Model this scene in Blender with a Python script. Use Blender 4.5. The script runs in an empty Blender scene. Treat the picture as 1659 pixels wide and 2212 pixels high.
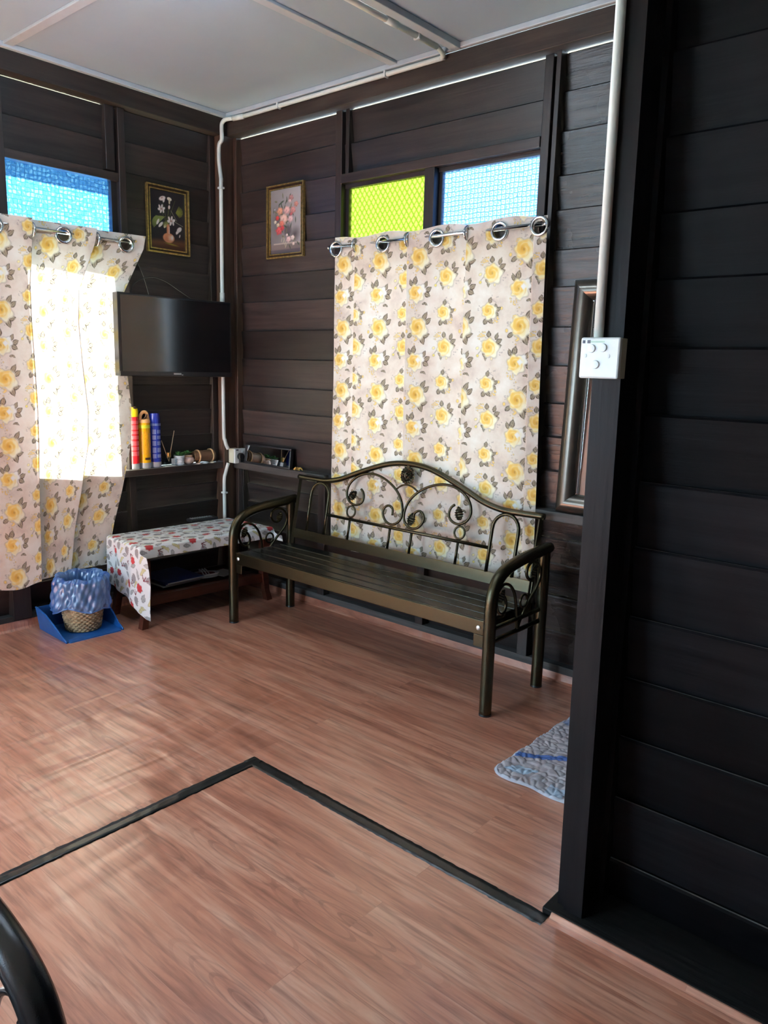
import bpy, bmesh, math, random
import numpy as np
from mathutils import Vector, Matrix

random.seed(7)
rng = np.random.default_rng(7)
scene = bpy.context.scene
col = scene.collection

# ------------------------------------------------------------------ camera
cam_data = bpy.data.cameras.new('camera')
cam = bpy.data.objects.new('camera', cam_data)
col.objects.link(cam)
cam_data.sensor_fit = 'VERTICAL'
cam_data.sensor_height = 36.0
cam_data.lens = 1661.65 * 36.0 / 2212.0
cam_data.clip_start = 0.05
CR = ((0.754906, -0.141977, 0.640281), (0.655270, 0.122853, -0.745337), (0.027160, 0.982217, 0.185776))
CM = Matrix(CR).to_4x4()
CM.translation = (4.391, -3.435, 1.55)
cam.matrix_world = CM
scene.camera = cam

# ------------------------------------------------------------------ sky, sun, exposure
scene.view_settings.view_transform = 'Standard'
scene.view_settings.look = 'None'
scene.view_settings.exposure = 0.42
scene.view_settings.gamma = 1.0
scene.view_settings.use_curve_mapping = False
scene.cycles.max_bounces = 5
scene.cycles.diffuse_bounces = 3
scene.cycles.glossy_bounces = 3
scene.cycles.transmission_bounces = 2
scene.cycles.transparent_max_bounces = 8
scene.cycles.caustics_reflective = False
scene.cycles.caustics_refractive = False
SKY = 24.0
world = bpy.data.worlds.new('sky')
scene.world = world
world.use_nodes = True
bg = world.node_tree.nodes['Background']
bg.inputs['Color'].default_value = (0.64, 0.82, 1.0, 1)
bg.inputs['Strength'].default_value = SKY

sun_data = bpy.data.lights.new('sun', 'SUN')
sun_data.energy = 275.0
sun_data.angle = math.radians(4.0)
sun_data.color = (1.0, 0.97, 0.93)
sun = bpy.data.objects.new('sun', sun_data)
col.objects.link(sun)
sun.location = (-6, 2, 6)
# the sun stands outside the left wall
sun.rotation_euler = Vector((math.cos(math.radians(36)), 0.05, -math.sin(math.radians(36)))).to_track_quat('-Z', 'Y').to_euler()


def portal(loc, size_x, size_y, direction):
    """light portal in an opening: guides the sampling of the sky, adds no light of its own"""
    d = bpy.data.lights.new('opening_portal', 'AREA')
    d.shape = 'RECTANGLE'
    d.size, d.size_y = size_x, size_y
    d.cycles.is_portal = True
    o = bpy.data.objects.new('opening_portal', d)
    col.objects.link(o)
    o.location = loc
    o.rotation_euler = Vector(direction).to_track_quat('-Z', 'Z').to_euler()


portal((-0.10, -3.10, 1.10), 1.3, 2.2, (1, 0, 0))
portal((-0.10, -4.70, 1.55), 1.0, 1.4, (1, 0, 0))
portal((-0.10, -1.18, 1.70), 0.7, 1.9, (1, 0, 0))
portal((1.15, -5.70, 1.50), 1.5, 1.4, (0, 1, 0))
portal((1.73, 0.10, 1.70), 1.35, 1.9, (0, -1, 0))

# ------------------------------------------------------------------ helpers
ORG = {}


def link(o):
    col.objects.link(o)
    return o


def tag(o, label=None, cat=None, group=None, kind=None):
    if label:
        o['label'] = label
    if cat:
        o['category'] = cat
    if group:
        o['group'] = group
    if kind:
        o['kind'] = kind
    return o


def thing(name, loc, label=None, cat=None, group=None, kind=None):
    o = bpy.data.objects.new(name, None)
    o.empty_display_size = 0.1
    link(o)
    o.location = loc
    ORG[o.name] = Vector(loc)
    return tag(o, label, cat, group, kind)


def frames(pts, closed=False):
    n = len(pts)
    T = []
    for i in range(n):
        if closed:
            t = pts[(i + 1) % n] - pts[i - 1]
        else:
            t = pts[min(i + 1, n - 1)] - pts[max(i - 1, 0)]
        T.append(t.normalized())
    up = Vector((0, 0, 1)) if abs(T[0].z) < 0.9 else Vector((0, 1, 0))
    u = (up - T[0] * up.dot(T[0])).normalized()
    out = []
    for i in range(n):
        u = (u - T[i] * u.dot(T[i])).normalized()
        out.append((T[i], u, T[i].cross(u)))
    return out


def smooth_path(pts, sub=6, closed=False):
    """Catmull-Rom through the points"""
    P = [Vector(p) for p in pts]
    n = len(P)
    out = []
    m = n if closed else n - 1
    for i in range(m):
        if closed:
            a, b, c, d = P[i - 1], P[i], P[(i + 1) % n], P[(i + 2) % n]
        else:
            a, b, c, d = P[max(i - 1, 0)], P[i], P[i + 1], P[min(i + 2, n - 1)]
        for k in range(sub):
            t = k / sub
            out.append(0.5 * (2 * b + (c - a) * t + (2 * a - 5 * b + 4 * c - d) * t * t + (3 * b - a - 3 * c + d) * t ** 3))
    if not closed:
        out.append(P[-1].copy())
    return out


class MB:
    def __init__(s):
        s.v, s.f = [], []

    def add(s, vs, fs):
        o = len(s.v)
        s.v += [tuple(p) for p in vs]
        s.f += [tuple(i + o for i in f) for f in fs]
        return s

    def box(s, a, b, rot=None, bev=0.0):
        """axis box from corner a to corner b; rot = (axis, degrees) about its centre; bev = chamfer"""
        a, b = Vector(a), Vector(b)
        lo = Vector((min(a.x, b.x), min(a.y, b.y), min(a.z, b.z)))
        hi = Vector((max(a.x, b.x), max(a.y, b.y), max(a.z, b.z)))
        c, h = (lo + hi) / 2, (hi - lo) / 2
        bm = bmesh.new()
        bmesh.ops.create_cube(bm, size=2.0)
        for w in bm.verts:
            w.co = Vector((w.co.x * h.x, w.co.y * h.y, w.co.z * h.z))
        if bev > 0:
            bmesh.ops.bevel(bm, geom=list(bm.edges), offset=min(bev, min(h) * 0.95), segments=2, affect='EDGES', profile=0.5)
        M = Matrix.Translation(c)
        if rot:
            M = M @ Matrix.Rotation(math.radians(rot[1]), 4, rot[0])
        bm.verts.index_update()
        s.add([M @ w.co for w in bm.verts], [[w.index for w in f.verts] for f in bm.faces])
        bm.free()
        return s

    def tube(s, pts, r, n=10, closed=False, caps=True):
        P = [Vector(p) for p in pts]
        F = frames(P, closed)
        rr = r if isinstance(r, (list, tuple)) else [r] * len(P)
        vs, fs = [], []
        for i, p in enumerate(P):
            _, u, w = F[i]
            for k in range(n):
                a = 2 * math.pi * k / n
                vs.append(p + (u * math.cos(a) + w * math.sin(a)) * rr[i])
        m = len(P)
        for i in range(m if closed else m - 1):
            j = (i + 1) % m
            for k in range(n):
                k2 = (k + 1) % n
                fs.append((i * n + k, j * n + k, j * n + k2, i * n + k2))
        if caps and not closed:
            fs.append(tuple(range(n - 1, -1, -1))[::-1][::-1])
            fs.append(tuple((m - 1) * n + k for k in range(n)))
        return s.add(vs, fs)

    def ring(s, c, R, r, u, v, n=28, k=8):
        c, u, v = Vector(c), Vector(u), Vector(v)
        return s.tube([c + (u * math.cos(2 * math.pi * i / n) + v * math.sin(2 * math.pi * i / n)) * R for i in range(n)], r, k, True)

    def lathe(s, prof, c=(0, 0, 0), n=28, axis='Z', M=None):
        """profile of (radius, height)"""
        vs, fs = [], []
        for (r, z) in prof:
            for k in range(n):
                a = 2 * math.pi * k / n
                vs.append(Vector((r * math.cos(a), r * math.sin(a), z)))
        for i in range(len(prof) - 1):
            for k in range(n):
                k2 = (k + 1) % n
                fs.append((i * n + k, i * n + k2, (i + 1) * n + k2, (i + 1) * n + k))
        if prof[0][0] > 1e-6:
            fs.append(tuple(range(n - 1, -1, -1)))
        if prof[-1][0] > 1e-6:
            fs.append(tuple((len(prof) - 1) * n + k for k in range(n)))
        if M is None:
            M = Matrix.Identity(4)
            if axis == 'X':
                M = Matrix.Rotation(math.pi / 2, 4, 'Y')
            if axis == 'Y':
                M = Matrix.Rotation(-math.pi / 2, 4, 'X')
        M = Matrix.Translation(Vector(c)) @ M
        return s.add([M @ p for p in vs], fs)

    def prism(s, poly, fn0, fn1):
        """closed polygon swept between two mappings (a,b)->3d"""
        n = len(poly)
        vs = [Vector(fn0(*p)) for p in poly] + [Vector(fn1(*p)) for p in poly]
        fs = [tuple(range(n - 1, -1, -1)), tuple(range(n, 2 * n))]
        for k in range(n):
            k2 = (k + 1) % n
            fs.append((k, k2, n + k2, n + k))
        return s.add(vs, fs)

    def build(s, name, mat, parent=None, smooth=False, angle=None):
        me = bpy.data.meshes.new(name)
        o = bpy.data.objects.new(name, me)
        link(o)
        org = Vector((0, 0, 0))
        if parent is not None:
            org = ORG[parent.name]
            o.parent = parent
        else:
            xs = np.array(s.v)
            lo, hi = xs.min(0), xs.max(0)
            org = Vector(((lo[0] + hi[0]) / 2, (lo[1] + hi[1]) / 2, lo[2]))
            o.location = org
        ORG[o.name] = org
        me.from_pydata([(p[0] - org.x, p[1] - org.y, p[2] - org.z) for p in s.v], [], s.f)
        bm = bmesh.new()
        bm.from_mesh(me)
        bmesh.ops.recalc_face_normals(bm, faces=bm.faces)
        bm.to_mesh(me)
        bm.free()
        me.materials.append(M[mat] if isinstance(mat, str) else mat)
        if smooth or angle:
            me.polygons.foreach_set('use_smooth', [True] * len(me.polygons))
            if angle:
                me.set_sharp_from_angle(angle=math.radians(angle))
        return o


def box(name, a, b, mat, parent=None, bev=0.0, rot=None):
    return MB().box(a, b, rot, bev).build(name, mat, parent)


def grid_object(name, X, faces_keep, mat, parent=None, colors=None, thick=0.0):
    """X: (rows, cols, 3) array of points; colors: (rows, cols, 4)"""
    h, w, _ = X.shape
    idx = np.arange(h * w).reshape(h, w)
    q = np.stack([idx[:-1, :-1], idx[:-1, 1:], idx[1:, 1:], idx[1:, :-1]], -1).reshape(-1, 4)
    if faces_keep is not None:
        q = q[faces_keep.reshape(-1)]
    V = X.reshape(-1, 3).astype(np.float32)
    if parent is not None:
        org = ORG[parent.name]
    else:
        lo, hi = V.min(0), V.max(0)
        org = Vector(((lo[0] + hi[0]) / 2, (lo[1] + hi[1]) / 2, lo[2]))
    V = V - np.array(org, dtype=np.float32)
    me = bpy.data.meshes.new(name)
    me.vertices.add(len(V))
    me.vertices.foreach_set('co', V.reshape(-1))
    me.loops.add(len(q) * 4)
    me.loops.foreach_set('vertex_index', q.reshape(-1).astype(np.int32))
    me.polygons.add(len(q))
    me.polygons.foreach_set('loop_start', np.arange(0, len(q) * 4, 4, dtype=np.int32))
    me.polygons.foreach_set('use_smooth', np.ones(len(q), dtype=bool))
    me.update(calc_edges=True)
    if colors is not None:
        at = me.color_attributes.new('print', 'FLOAT_COLOR', 'POINT')
        at.data.foreach_set('color', colors.reshape(-1).astype(np.float32))
    me.materials.append(M[mat])
    o = bpy.data.objects.new(name, me)
    link(o)
    if parent is not None:
        o.parent = parent
    else:
        o.location = org
    ORG[o.name] = org
    if thick:
        md = o.modifiers.new('cloth_thickness', 'SOLIDIFY')
        md.thickness = thick
        md.offset = -1
    return o


# ------------------------------------------------------------------ materials (all node based)
M = {}


def new_mat(name):
    m = bpy.data.materials.new(name)
    m.use_nodes = True
    nt = m.node_tree
    M[name] = m
    return m, nt, nt.nodes['Principled BSDF']


def N(nt, kind, **kw):
    n = nt.nodes.new(kind)
    for k, v in kw.items():
        if k in n.inputs:
            n.inputs[k].default_value = v
        else:
            setattr(n, k, v)
    return n


def L(nt, a, b):
    nt.links.new(a, b)


def ramp(nt, fac, stops):
    r = N(nt, 'ShaderNodeValToRGB')
    e = r.color_ramp.elements
    while len(e) < len(stops):
        e.new(0.5)
    for i, (p, c) in enumerate(stops):
        e[i].position = p
        e[i].color = (*c, 1)
    L(nt, fac, r.inputs['Fac'])
    return r.outputs['Color']


def math_node(nt, op, a, b=None, clamp=False):
    n = N(nt, 'ShaderNodeMath', operation=op)
    n.use_clamp = clamp
    for i, x in enumerate((a, b)):
        if x is None:
            continue
        if isinstance(x, (int, float)):
            n.inputs[i].default_value = x
        else:
            L(nt, x, n.inputs[i])
    return n.outputs[0]


def mix_col(nt, fac, a, b, mode='MIX'):
    n = N(nt, 'ShaderNodeMix', data_type='RGBA', blend_type=mode)
    for sock, x in ((n.inputs[0], fac), (n.inputs[6], a), (n.inputs[7], b)):
        if isinstance(x, (int, float)):
            sock.default_value = x
        elif isinstance(x, tuple):
            sock.default_value = (*x, 1)
        else:
            L(nt, x, sock)
    return n.outputs[2]


def simple(name, colr, rough=0.5, metal=0.0, var=0.12, scale=30.0, bump=0.0, spec=0.5, bscale=None):
    """plain coloured material with a little mottling"""
    m, nt, b = new_mat(name)
    tc = N(nt, 'ShaderNodeTexCoord')
    nz = N(nt, 'ShaderNodeTexNoise', Scale=scale, Detail=4.0)
    L(nt, tc.outputs['Object'], nz.inputs['Vector'])
    lo = tuple(c * (1 - var) for c in colr)
    hi = tuple(min(1, c * (1 + var)) for c in colr)
    L(nt, ramp(nt, nz.outputs['Fac'], [(0.3, lo), (0.7, hi)]), b.inputs['Base Color'])
    b.inputs['Roughness'].default_value = rough
    b.inputs['Metallic'].default_value = metal
    b.inputs['Specular IOR Level'].default_value = spec
    if bump:
        n2 = N(nt, 'ShaderNodeTexNoise', Scale=bscale or scale * 3, Detail=3.0)
        L(nt, tc.outputs['Object'], n2.inputs['Vector'])
        bp = N(nt, 'ShaderNodeBump', Strength=bump, Distance=0.002)
        L(nt, n2.outputs['Fac'], bp.inputs['Height'])
        L(nt, bp.outputs['Normal'], b.inputs['Normal'])
    return m


def wood(name, axis, dark, light, rough=0.42, dust=0.0, bump=0.35, spec=0.4):
    m, nt, b = new_mat(name)
    b.inputs['Specular IOR Level'].default_value = spec
    tc = N(nt, 'ShaderNodeTexCoord')
    oi = N(nt, 'ShaderNodeObjectInfo')
    sc = [16.0, 16.0, 16.0]
    sc[axis] = 0.9
    off = N(nt, 'ShaderNodeVectorMath', operation='ADD')
    L(nt, tc.outputs['Object'], off.inputs[0])
    cmb = N(nt, 'ShaderNodeCombineXYZ')
    rnd = math_node(nt, 'MULTIPLY', oi.outputs['Random'], 37.0)
    for i in range(3):
        L(nt, rnd, cmb.inputs[i])
    L(nt, cmb.outputs[0], off.inputs[1])
    mp = N(nt, 'ShaderNodeMapping')
    mp.inputs['Scale'].default_value = sc
    L(nt, off.outputs[0], mp.inputs['Vector'])
    grain = N(nt, 'ShaderNodeTexNoise', Scale=2.4, Detail=7.0, Roughness=0.62, Distortion=0.25)
    L(nt, mp.outputs[0], grain.inputs['Vector'])
    blot = N(nt, 'ShaderNodeTexNoise', Scale=3.0, Detail=4.0)
    L(nt, off.outputs[0], blot.inputs['Vector'])
    c1 = ramp(nt, grain.outputs['Fac'], [(0.28, dark), (0.72, light)])
    v = math_node(nt, 'MULTIPLY_ADD', oi.outputs['Random'], 0.85)
    v.node.inputs[2].default_value = 0.50
    hsv = N(nt, 'ShaderNodeHueSaturation')
    hsv.inputs['Saturation'].default_value = 0.95
    L(nt, c1, hsv.inputs['Color'])
    vv = math_node(nt, 'MULTIPLY', v, math_node(nt, 'MULTIPLY_ADD', blot.outputs['Fac'], 0.9))
    vv.node.inputs[1].links[0].from_node.inputs[2].default_value = 0.55
    L(nt, vv, hsv.inputs['Value'])
    cfin = hsv.outputs['Color']
    if dust:
        ge = N(nt, 'ShaderNodeNewGeometry')
        sp = N(nt, 'ShaderNodeSeparateXYZ')
        L(nt, ge.outputs['Normal'], sp.inputs[0])
        dn = N(nt, 'ShaderNodeTexNoise', Scale=18.0, Detail=5.0)
        L(nt, tc.outputs['Object'], dn.inputs['Vector'])
        f = math_node(nt, 'MULTIPLY', math_node(nt, 'GREATER_THAN', sp.outputs[2], 0.85),
                      math_node(nt, 'MULTIPLY', dn.outputs['Fac'], dust * 1.6), True)
        cfin = mix_col(nt, f, cfin, (0.20, 0.19, 0.18))
    L(nt, cfin, b.inputs['Base Color'])
    rr = math_node(nt, 'MULTIPLY_ADD', blot.outputs['Fac'], 0.25)
    rr.node.inputs[2].default_value = rough - 0.12
    L(nt, rr, b.inputs['Roughness'])
    bp = N(nt, 'ShaderNodeBump', Strength=bump, Distance=0.004)
    L(nt, grain.outputs['Fac'], bp.inputs['Height'])
    L(nt, bp.outputs['Normal'], b.inputs['Normal'])
    return m


WD, WL = (0.0105, 0.0082, 0.0080), (0.038, 0.028, 0.0255)
wood('wood_x', 0, WD, WL, dust=0.6)
wood('wood_y', 1, WD, WL, dust=0.6)
wood('wood_z', 2, (0.010, 0.0075, 0.0073), (0.034, 0.025, 0.023), dust=0.6)
wood('wood_gloss', 0, (0.0115, 0.0085, 0.008), (0.040, 0.030, 0.027), rough=0.25, dust=0.6, bump=0.8)
wood('wood_post', 2, (0.020, 0.011, 0.008), (0.075, 0.042, 0.030), dust=0.5)
wood('wood_beam', 0, (0.016, 0.011, 0.009), (0.062, 0.044, 0.036), rough=0.6, dust=0.5)
wood('wood_beam_y', 1, (0.009, 0.007, 0.0065), (0.034, 0.025, 0.021), rough=0.6, dust=0.5)
wood('wood_sill', 0, (0.035, 0.034, 0.033), (0.090, 0.088, 0.085), rough=0.65)
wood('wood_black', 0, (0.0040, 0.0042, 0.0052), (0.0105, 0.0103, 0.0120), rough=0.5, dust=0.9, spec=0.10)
wood('wood_black_sill', 0, (0.006, 0.006, 0.006), (0.020, 0.019, 0.018), rough=0.6, spec=0.2)
wood('wood_black_z', 2, (0.0050, 0.0050, 0.0058), (0.013, 0.012, 0.0135), dust=0.5, spec=0.12)
wood('table_wood', 1, (0.050, 0.012, 0.007), (0.13, 0.034, 0.018), rough=0.32)
wood('barrel_wood', 1, (0.075, 0.036, 0.018), (0.22, 0.12, 0.065), rough=0.55)
wood('outside_panel', 1, (0.02, 0.014, 0.012), (0.06, 0.04, 0.033), dust=0.3)


def vinyl():
    m, nt, b = new_mat('vinyl')
    tc = N(nt, 'ShaderNodeTexCoord')
    P = tc.outputs['Object']
    # printed boards run along x
    bk = N(nt, 'ShaderNodeTexBrick', Scale=1.0)
    bk.offset = 0.37
    bk.inputs['Brick Width'].default_value = 2.6
    bk.inputs['Row Height'].default_value = 0.152
    bk.inputs['Mortar Size'].default_value = 0.0012
    bk.inputs['Mortar Smooth'].default_value = 0.5
    bk.inputs['Bias'].default_value = 0.0
    bk.inputs['Color1'].default_value = (0, 0, 0, 1)
    bk.inputs['Color2'].default_value = (1, 1, 1, 1)
    bk.inputs['Mortar'].default_value = (0.5, 0.5, 0.5, 1)
    L(nt, P, bk.inputs['Vector'])
    # shift the grain per printed board
    sh = N(nt, 'ShaderNodeVectorMath', operation='MULTIPLY_ADD')
    L(nt, bk.outputs['Color'], sh.inputs[0])
    sh.inputs[1].default_value = (3.1, 1.7, 2.3)
    L(nt, P, sh.inputs[2])
    mp = N(nt, 'ShaderNodeMapping')
    mp.inputs['Scale'].default_value = (0.9, 8.0, 4.0)
    L(nt, sh.outputs[0], mp.inputs['Vector'])
    g1 = N(nt, 'ShaderNodeTexNoise', Scale=1.7, Detail=6.0, Roughness=0.6, Distortion=0.6)
    L(nt, mp.outputs[0], g1.inputs['Vector'])
    mp2 = N(nt, 'ShaderNodeMapping')
    mp2.inputs['Scale'].default_value = (2.2, 34.0, 4.0)
    L(nt, sh.outputs[0], mp2.inputs['Vector'])
    g2 = N(nt, 'ShaderNodeTexNoise', Scale=2.0, Detail=5.0, Roughness=0.55, Distortion=0.3)
    L(nt, mp2.outputs[0], g2.inputs['Vector'])
    # cathedral figure around knots
    vo = N(nt, 'ShaderNodeTexVoronoi', Scale=1.5)
    mp3 = N(nt, 'ShaderNodeMapping')
    mp3.inputs['Scale'].default_value = (0.8, 4.4, 1.0)
    L(nt, sh.outputs[0], mp3.inputs['Vector'])
    L(nt, mp3.outputs[0], vo.inputs['Vector'])
    rings = math_node(nt, 'SINE', math_node(nt, 'MULTIPLY', math_node(nt, 'POWER', vo.outputs['Distance'], 0.8), 58.0))
    near = math_node(nt, 'SUBTRACT', 1.0, math_node(nt, 'MULTIPLY', vo.outputs['Distance'], 1.9), True)
    knots = math_node(nt, 'MULTIPLY', math_node(nt, 'GREATER_THAN', rings, 0.72), math_node(nt, 'MULTIPLY', near, 0.40))
    core = math_node(nt, 'SUBTRACT', 1.0, math_node(nt, 'MULTIPLY', vo.outputs['Distance'], 9.0), True)
    c = ramp(nt, g1.outputs['Fac'], [(0.25, (0.31, 0.104, 0.064)), (0.48, (0.56, 0.230, 0.146)), (0.74, (0.72, 0.400, 0.285))])
    c = mix_col(nt, math_node(nt, 'MULTIPLY', math_node(nt, 'SUBTRACT', g2.outputs['Fac'], 0.47, True), 2.6, True), c, (0.19, 0.062, 0.040))
    c = mix_col(nt, knots, c, (0.17, 0.055, 0.038))
    c = mix_col(nt, math_node(nt, 'MULTIPLY', core, 0.7), c, (0.20, 0.060, 0.040))
    c = mix_col(nt, math_node(nt, 'MULTIPLY', bk.outputs['Fac'], 0.22), c, (0.16, 0.055, 0.038))
    L(nt, c, b.inputs['Base Color'])
    b.inputs['Roughness'].default_value = 0.30
    b.inputs['Specular IOR Level'].default_value = 0.85
    b.inputs['Coat Weight'].default_value = 0.4
    b.inputs['Coat Roughness'].default_value = 0.22
    # loose sheet: wrinkles where it has not been stretched, by the left of the room
    sp = N(nt, 'ShaderNodeSeparateXYZ')
    L(nt, P, sp.inputs[0])
    d = N(nt, 'ShaderNodeVectorMath', operation='DISTANCE')
    L(nt, P, d.inputs[0])
    d.inputs[1].default_value = FLOOR_WRINKLE
    mask = N(nt, 'ShaderNodeMapRange')
    mask.interpolation_type = 'SMOOTHSTEP'
    mask.inputs['From Min'].default_value = 1.35
    mask.inputs['From Max'].default_value = 0.55
    L(nt, d.outputs['Value'], mask.inputs['Value'])
    mw = N(nt, 'ShaderNodeMapping')
    mw.inputs['Rotation'].default_value = (0, 0, 0.22)
    mw.inputs['Scale'].default_value = (6.5, 1.1, 1.0)
    L(nt, P, mw.inputs['Vector'])
    w1 = N(nt, 'ShaderNodeTexNoise', Scale=1.25, Detail=1.2, Roughness=0.4, Distortion=0.7)
    L(nt, mw.outputs[0], w1.inputs['Vector'])
    mv = N(nt, 'ShaderNodeMapping')
    mv.inputs['Rotation'].default_value = (0, 0, -0.30)
    mv.inputs['Scale'].default_value = (1.6, 5.0, 1.0)
    L(nt, P, mv.inputs['Vector'])
    w3 = N(nt, 'ShaderNodeTexNoise', Scale=1.3, Detail=1.0, Roughness=0.4, Distortion=0.9)
    L(nt, mv.outputs[0], w3.inputs['Vector'])
    w2 = N(nt, 'ShaderNodeTexNoise', Scale=2.0, Detail=1.0, Distortion=0.4)
    L(nt, P, w2.inputs['Vector'])
    creases = math_node(nt, 'ADD', w1.outputs['Fac'], w3.outputs['Fac'])
    gain = math_node(nt, 'MULTIPLY_ADD', mask.outputs[0], 1.0)
    gain.node.inputs[2].default_value = 0.14
    hgt = math_node(nt, 'ADD', math_node(nt, 'MULTIPLY', creases, gain), math_node(nt, 'MULTIPLY', w2.outputs['Fac'], 0.4))
    bp = N(nt, 'ShaderNodeBump', Strength=1.0, Distance=0.016)
    L(nt, hgt, bp.inputs['Height'])
    bp2 = N(nt, 'ShaderNodeBump', Strength=0.12, Distance=0.001)
    L(nt, g2.outputs['Fac'], bp2.inputs['Height'])
    L(nt, bp.outputs['Normal'], bp2.inputs['Normal'])
    L(nt, bp2.outputs['Normal'], b.inputs['Normal'])


FLOOR_ORG = Vector((3.1, -2.8, -0.02))
FLOOR_WRINKLE = (1.45 - FLOOR_ORG.x, -1.95 - FLOOR_ORG.y, 0.02)
vinyl()

simple('ceiling_paint', (0.27, 0.375, 0.48), 0.55, var=0.03, scale=3, bump=0.1, bscale=60)
simple('trim_paint', (0.42, 0.49, 0.56), 0.45, var=0.05, scale=12)
simple('conduit_white', (0.74, 0.77, 0.74), 0.35, var=0.04, scale=20)
simple('plastic_white', (0.76, 0.79, 0.79), 0.28, var=0.03, scale=40)
simple('plastic_cream', (0.72, 0.70, 0.55), 0.4, var=0.04)
simple('plastic_black', (0.012, 0.012, 0.014), 0.35, var=0.1)
simple('tv_screen', (0.004, 0.004, 0.005), 0.16, var=0.05, spec=0.75)
simple('tv_case', (0.010, 0.010, 0.012), 0.30, var=0.1)
simple('logo_grey', (0.45, 0.45, 0.47), 0.3, metal=0.5)
simple('chrome', (0.80, 0.82, 0.84), 0.13, metal=1.0, var=0.03)
simple('steel_bolt', (0.85, 0.85, 0.82), 0.25, metal=0.7, var=0.03)
simple('bench_metal', (0.060, 0.054, 0.033), 0.19, metal=0.9, var=0.35, scale=420, bump=0.25, bscale=700)
simple('bench_black', (0.010, 0.010, 0.013), 0.22, metal=0.2, var=0.2, scale=300, bump=0.15, bscale=600)
simple('bench_seat', (0.046, 0.045, 0.038), 0.25, metal=0.85, var=0.30, scale=420, bump=0.15, bscale=700)
simple('gold', (0.62, 0.44, 0.16), 0.30, metal=0.9, var=0.35, scale=60, bump=0.3, bscale=120)
simple('frame_dark', (0.045, 0.022, 0.010), 0.35, metal=0.3, var=0.4, scale=70)
simple('mirror_frame', (0.115, 0.105, 0.088), 0.28, metal=0.75, var=0.12, scale=14, bump=0.05)
simple('mirror_glass', (0.86, 0.88, 0.88), 0.02, metal=1.0, var=0.01)
simple('tape', (0.012, 0.013, 0.013), 0.30, var=0.35, scale=14, bump=0.9, bscale=26)
simple('can_red', (0.60, 0.018, 0.028), 0.22, var=0.06)
simple('can_orange', (0.80, 0.40, 0.012), 0.24, var=0.06)
simple('can_blue', (0.018, 0.035, 0.30), 0.22, var=0.08)
simple('cap_yellow', (0.90, 0.62, 0.015), 0.30, var=0.04)
simple('cap_peach', (0.88, 0.46, 0.20), 0.35, var=0.05)
simple('cap_blue', (0.014, 0.028, 0.27), 0.22, var=0.05)
simple('label_pink', (0.62, 0.075, 0.095), 0.35, var=0.25, scale=300)
simple('label_lime', (0.74, 0.74, 0.05), 0.35, var=0.1)
simple('label_amber', (0.68, 0.31, 0.010), 0.35, var=0.3, scale=300)
simple('label_steel', (0.13, 0.18, 0.46), 0.35, var=0.2, scale=300)
simple('can_base', (0.56, 0.58, 0.64), 0.3, metal=0.4, var=0.06)
simple('ink_dark', (0.05, 0.02, 0.012), 0.5)
simple('reed', (0.50, 0.38, 0.24), 0.7)
simple('pot_white', (0.70, 0.74, 0.78), 0.4, var=0.04)
simple('leaf_green', (0.055, 0.17, 0.045), 0.45, var=0.4, scale=60)
simple('shell_pink', (0.50, 0.36, 0.31), 0.4, var=0.3, scale=50)
simple('cork', (0.42, 0.27, 0.14), 0.7, var=0.3, scale=80, bump=0.4)
simple('shell_cream', (0.66, 0.57, 0.46), 0.5, var=0.2, scale=60)
simple('basket', (0.46, 0.315, 0.175), 0.65, var=0.45, scale=55, bump=0.5, bscale=260)
simple('dustpan_blue', (0.012, 0.10, 0.34), 0.33, var=0.1)
simple('slipper_white', (0.72, 0.72, 0.74), 0.4, var=0.05)
simple('slipper_red', (0.20, 0.02, 0.02), 0.6)
simple('book_blue', (0.020, 0.05, 0.22), 0.3, var=0.15)
simple('paper', (0.55, 0.58, 0.60), 0.6, var=0.12)
simple('cable', (0.010, 0.010, 0.011), 0.5)
simple('aluminium_white', (0.78, 0.80, 0.80), 0.35, var=0.03)
simple('eave_board', (0.12, 0.09, 0.07), 0.7, var=0.2, scale=8)
simple('soil', (0.24, 0.25, 0.17), 0.9, var=0.3, scale=4)
simple('plaster', (0.64, 0.67, 0.70), 0.7, var=0.04, scale=6)
simple('cushion_plum', (0.12, 0.03, 0.07), 0.8, var=0.2)
simple('sticker_dark', (0.03, 0.028, 0.05), 0.4)
simple('sticker_green', (0.55, 0.72, 0.60), 0.5)


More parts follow.
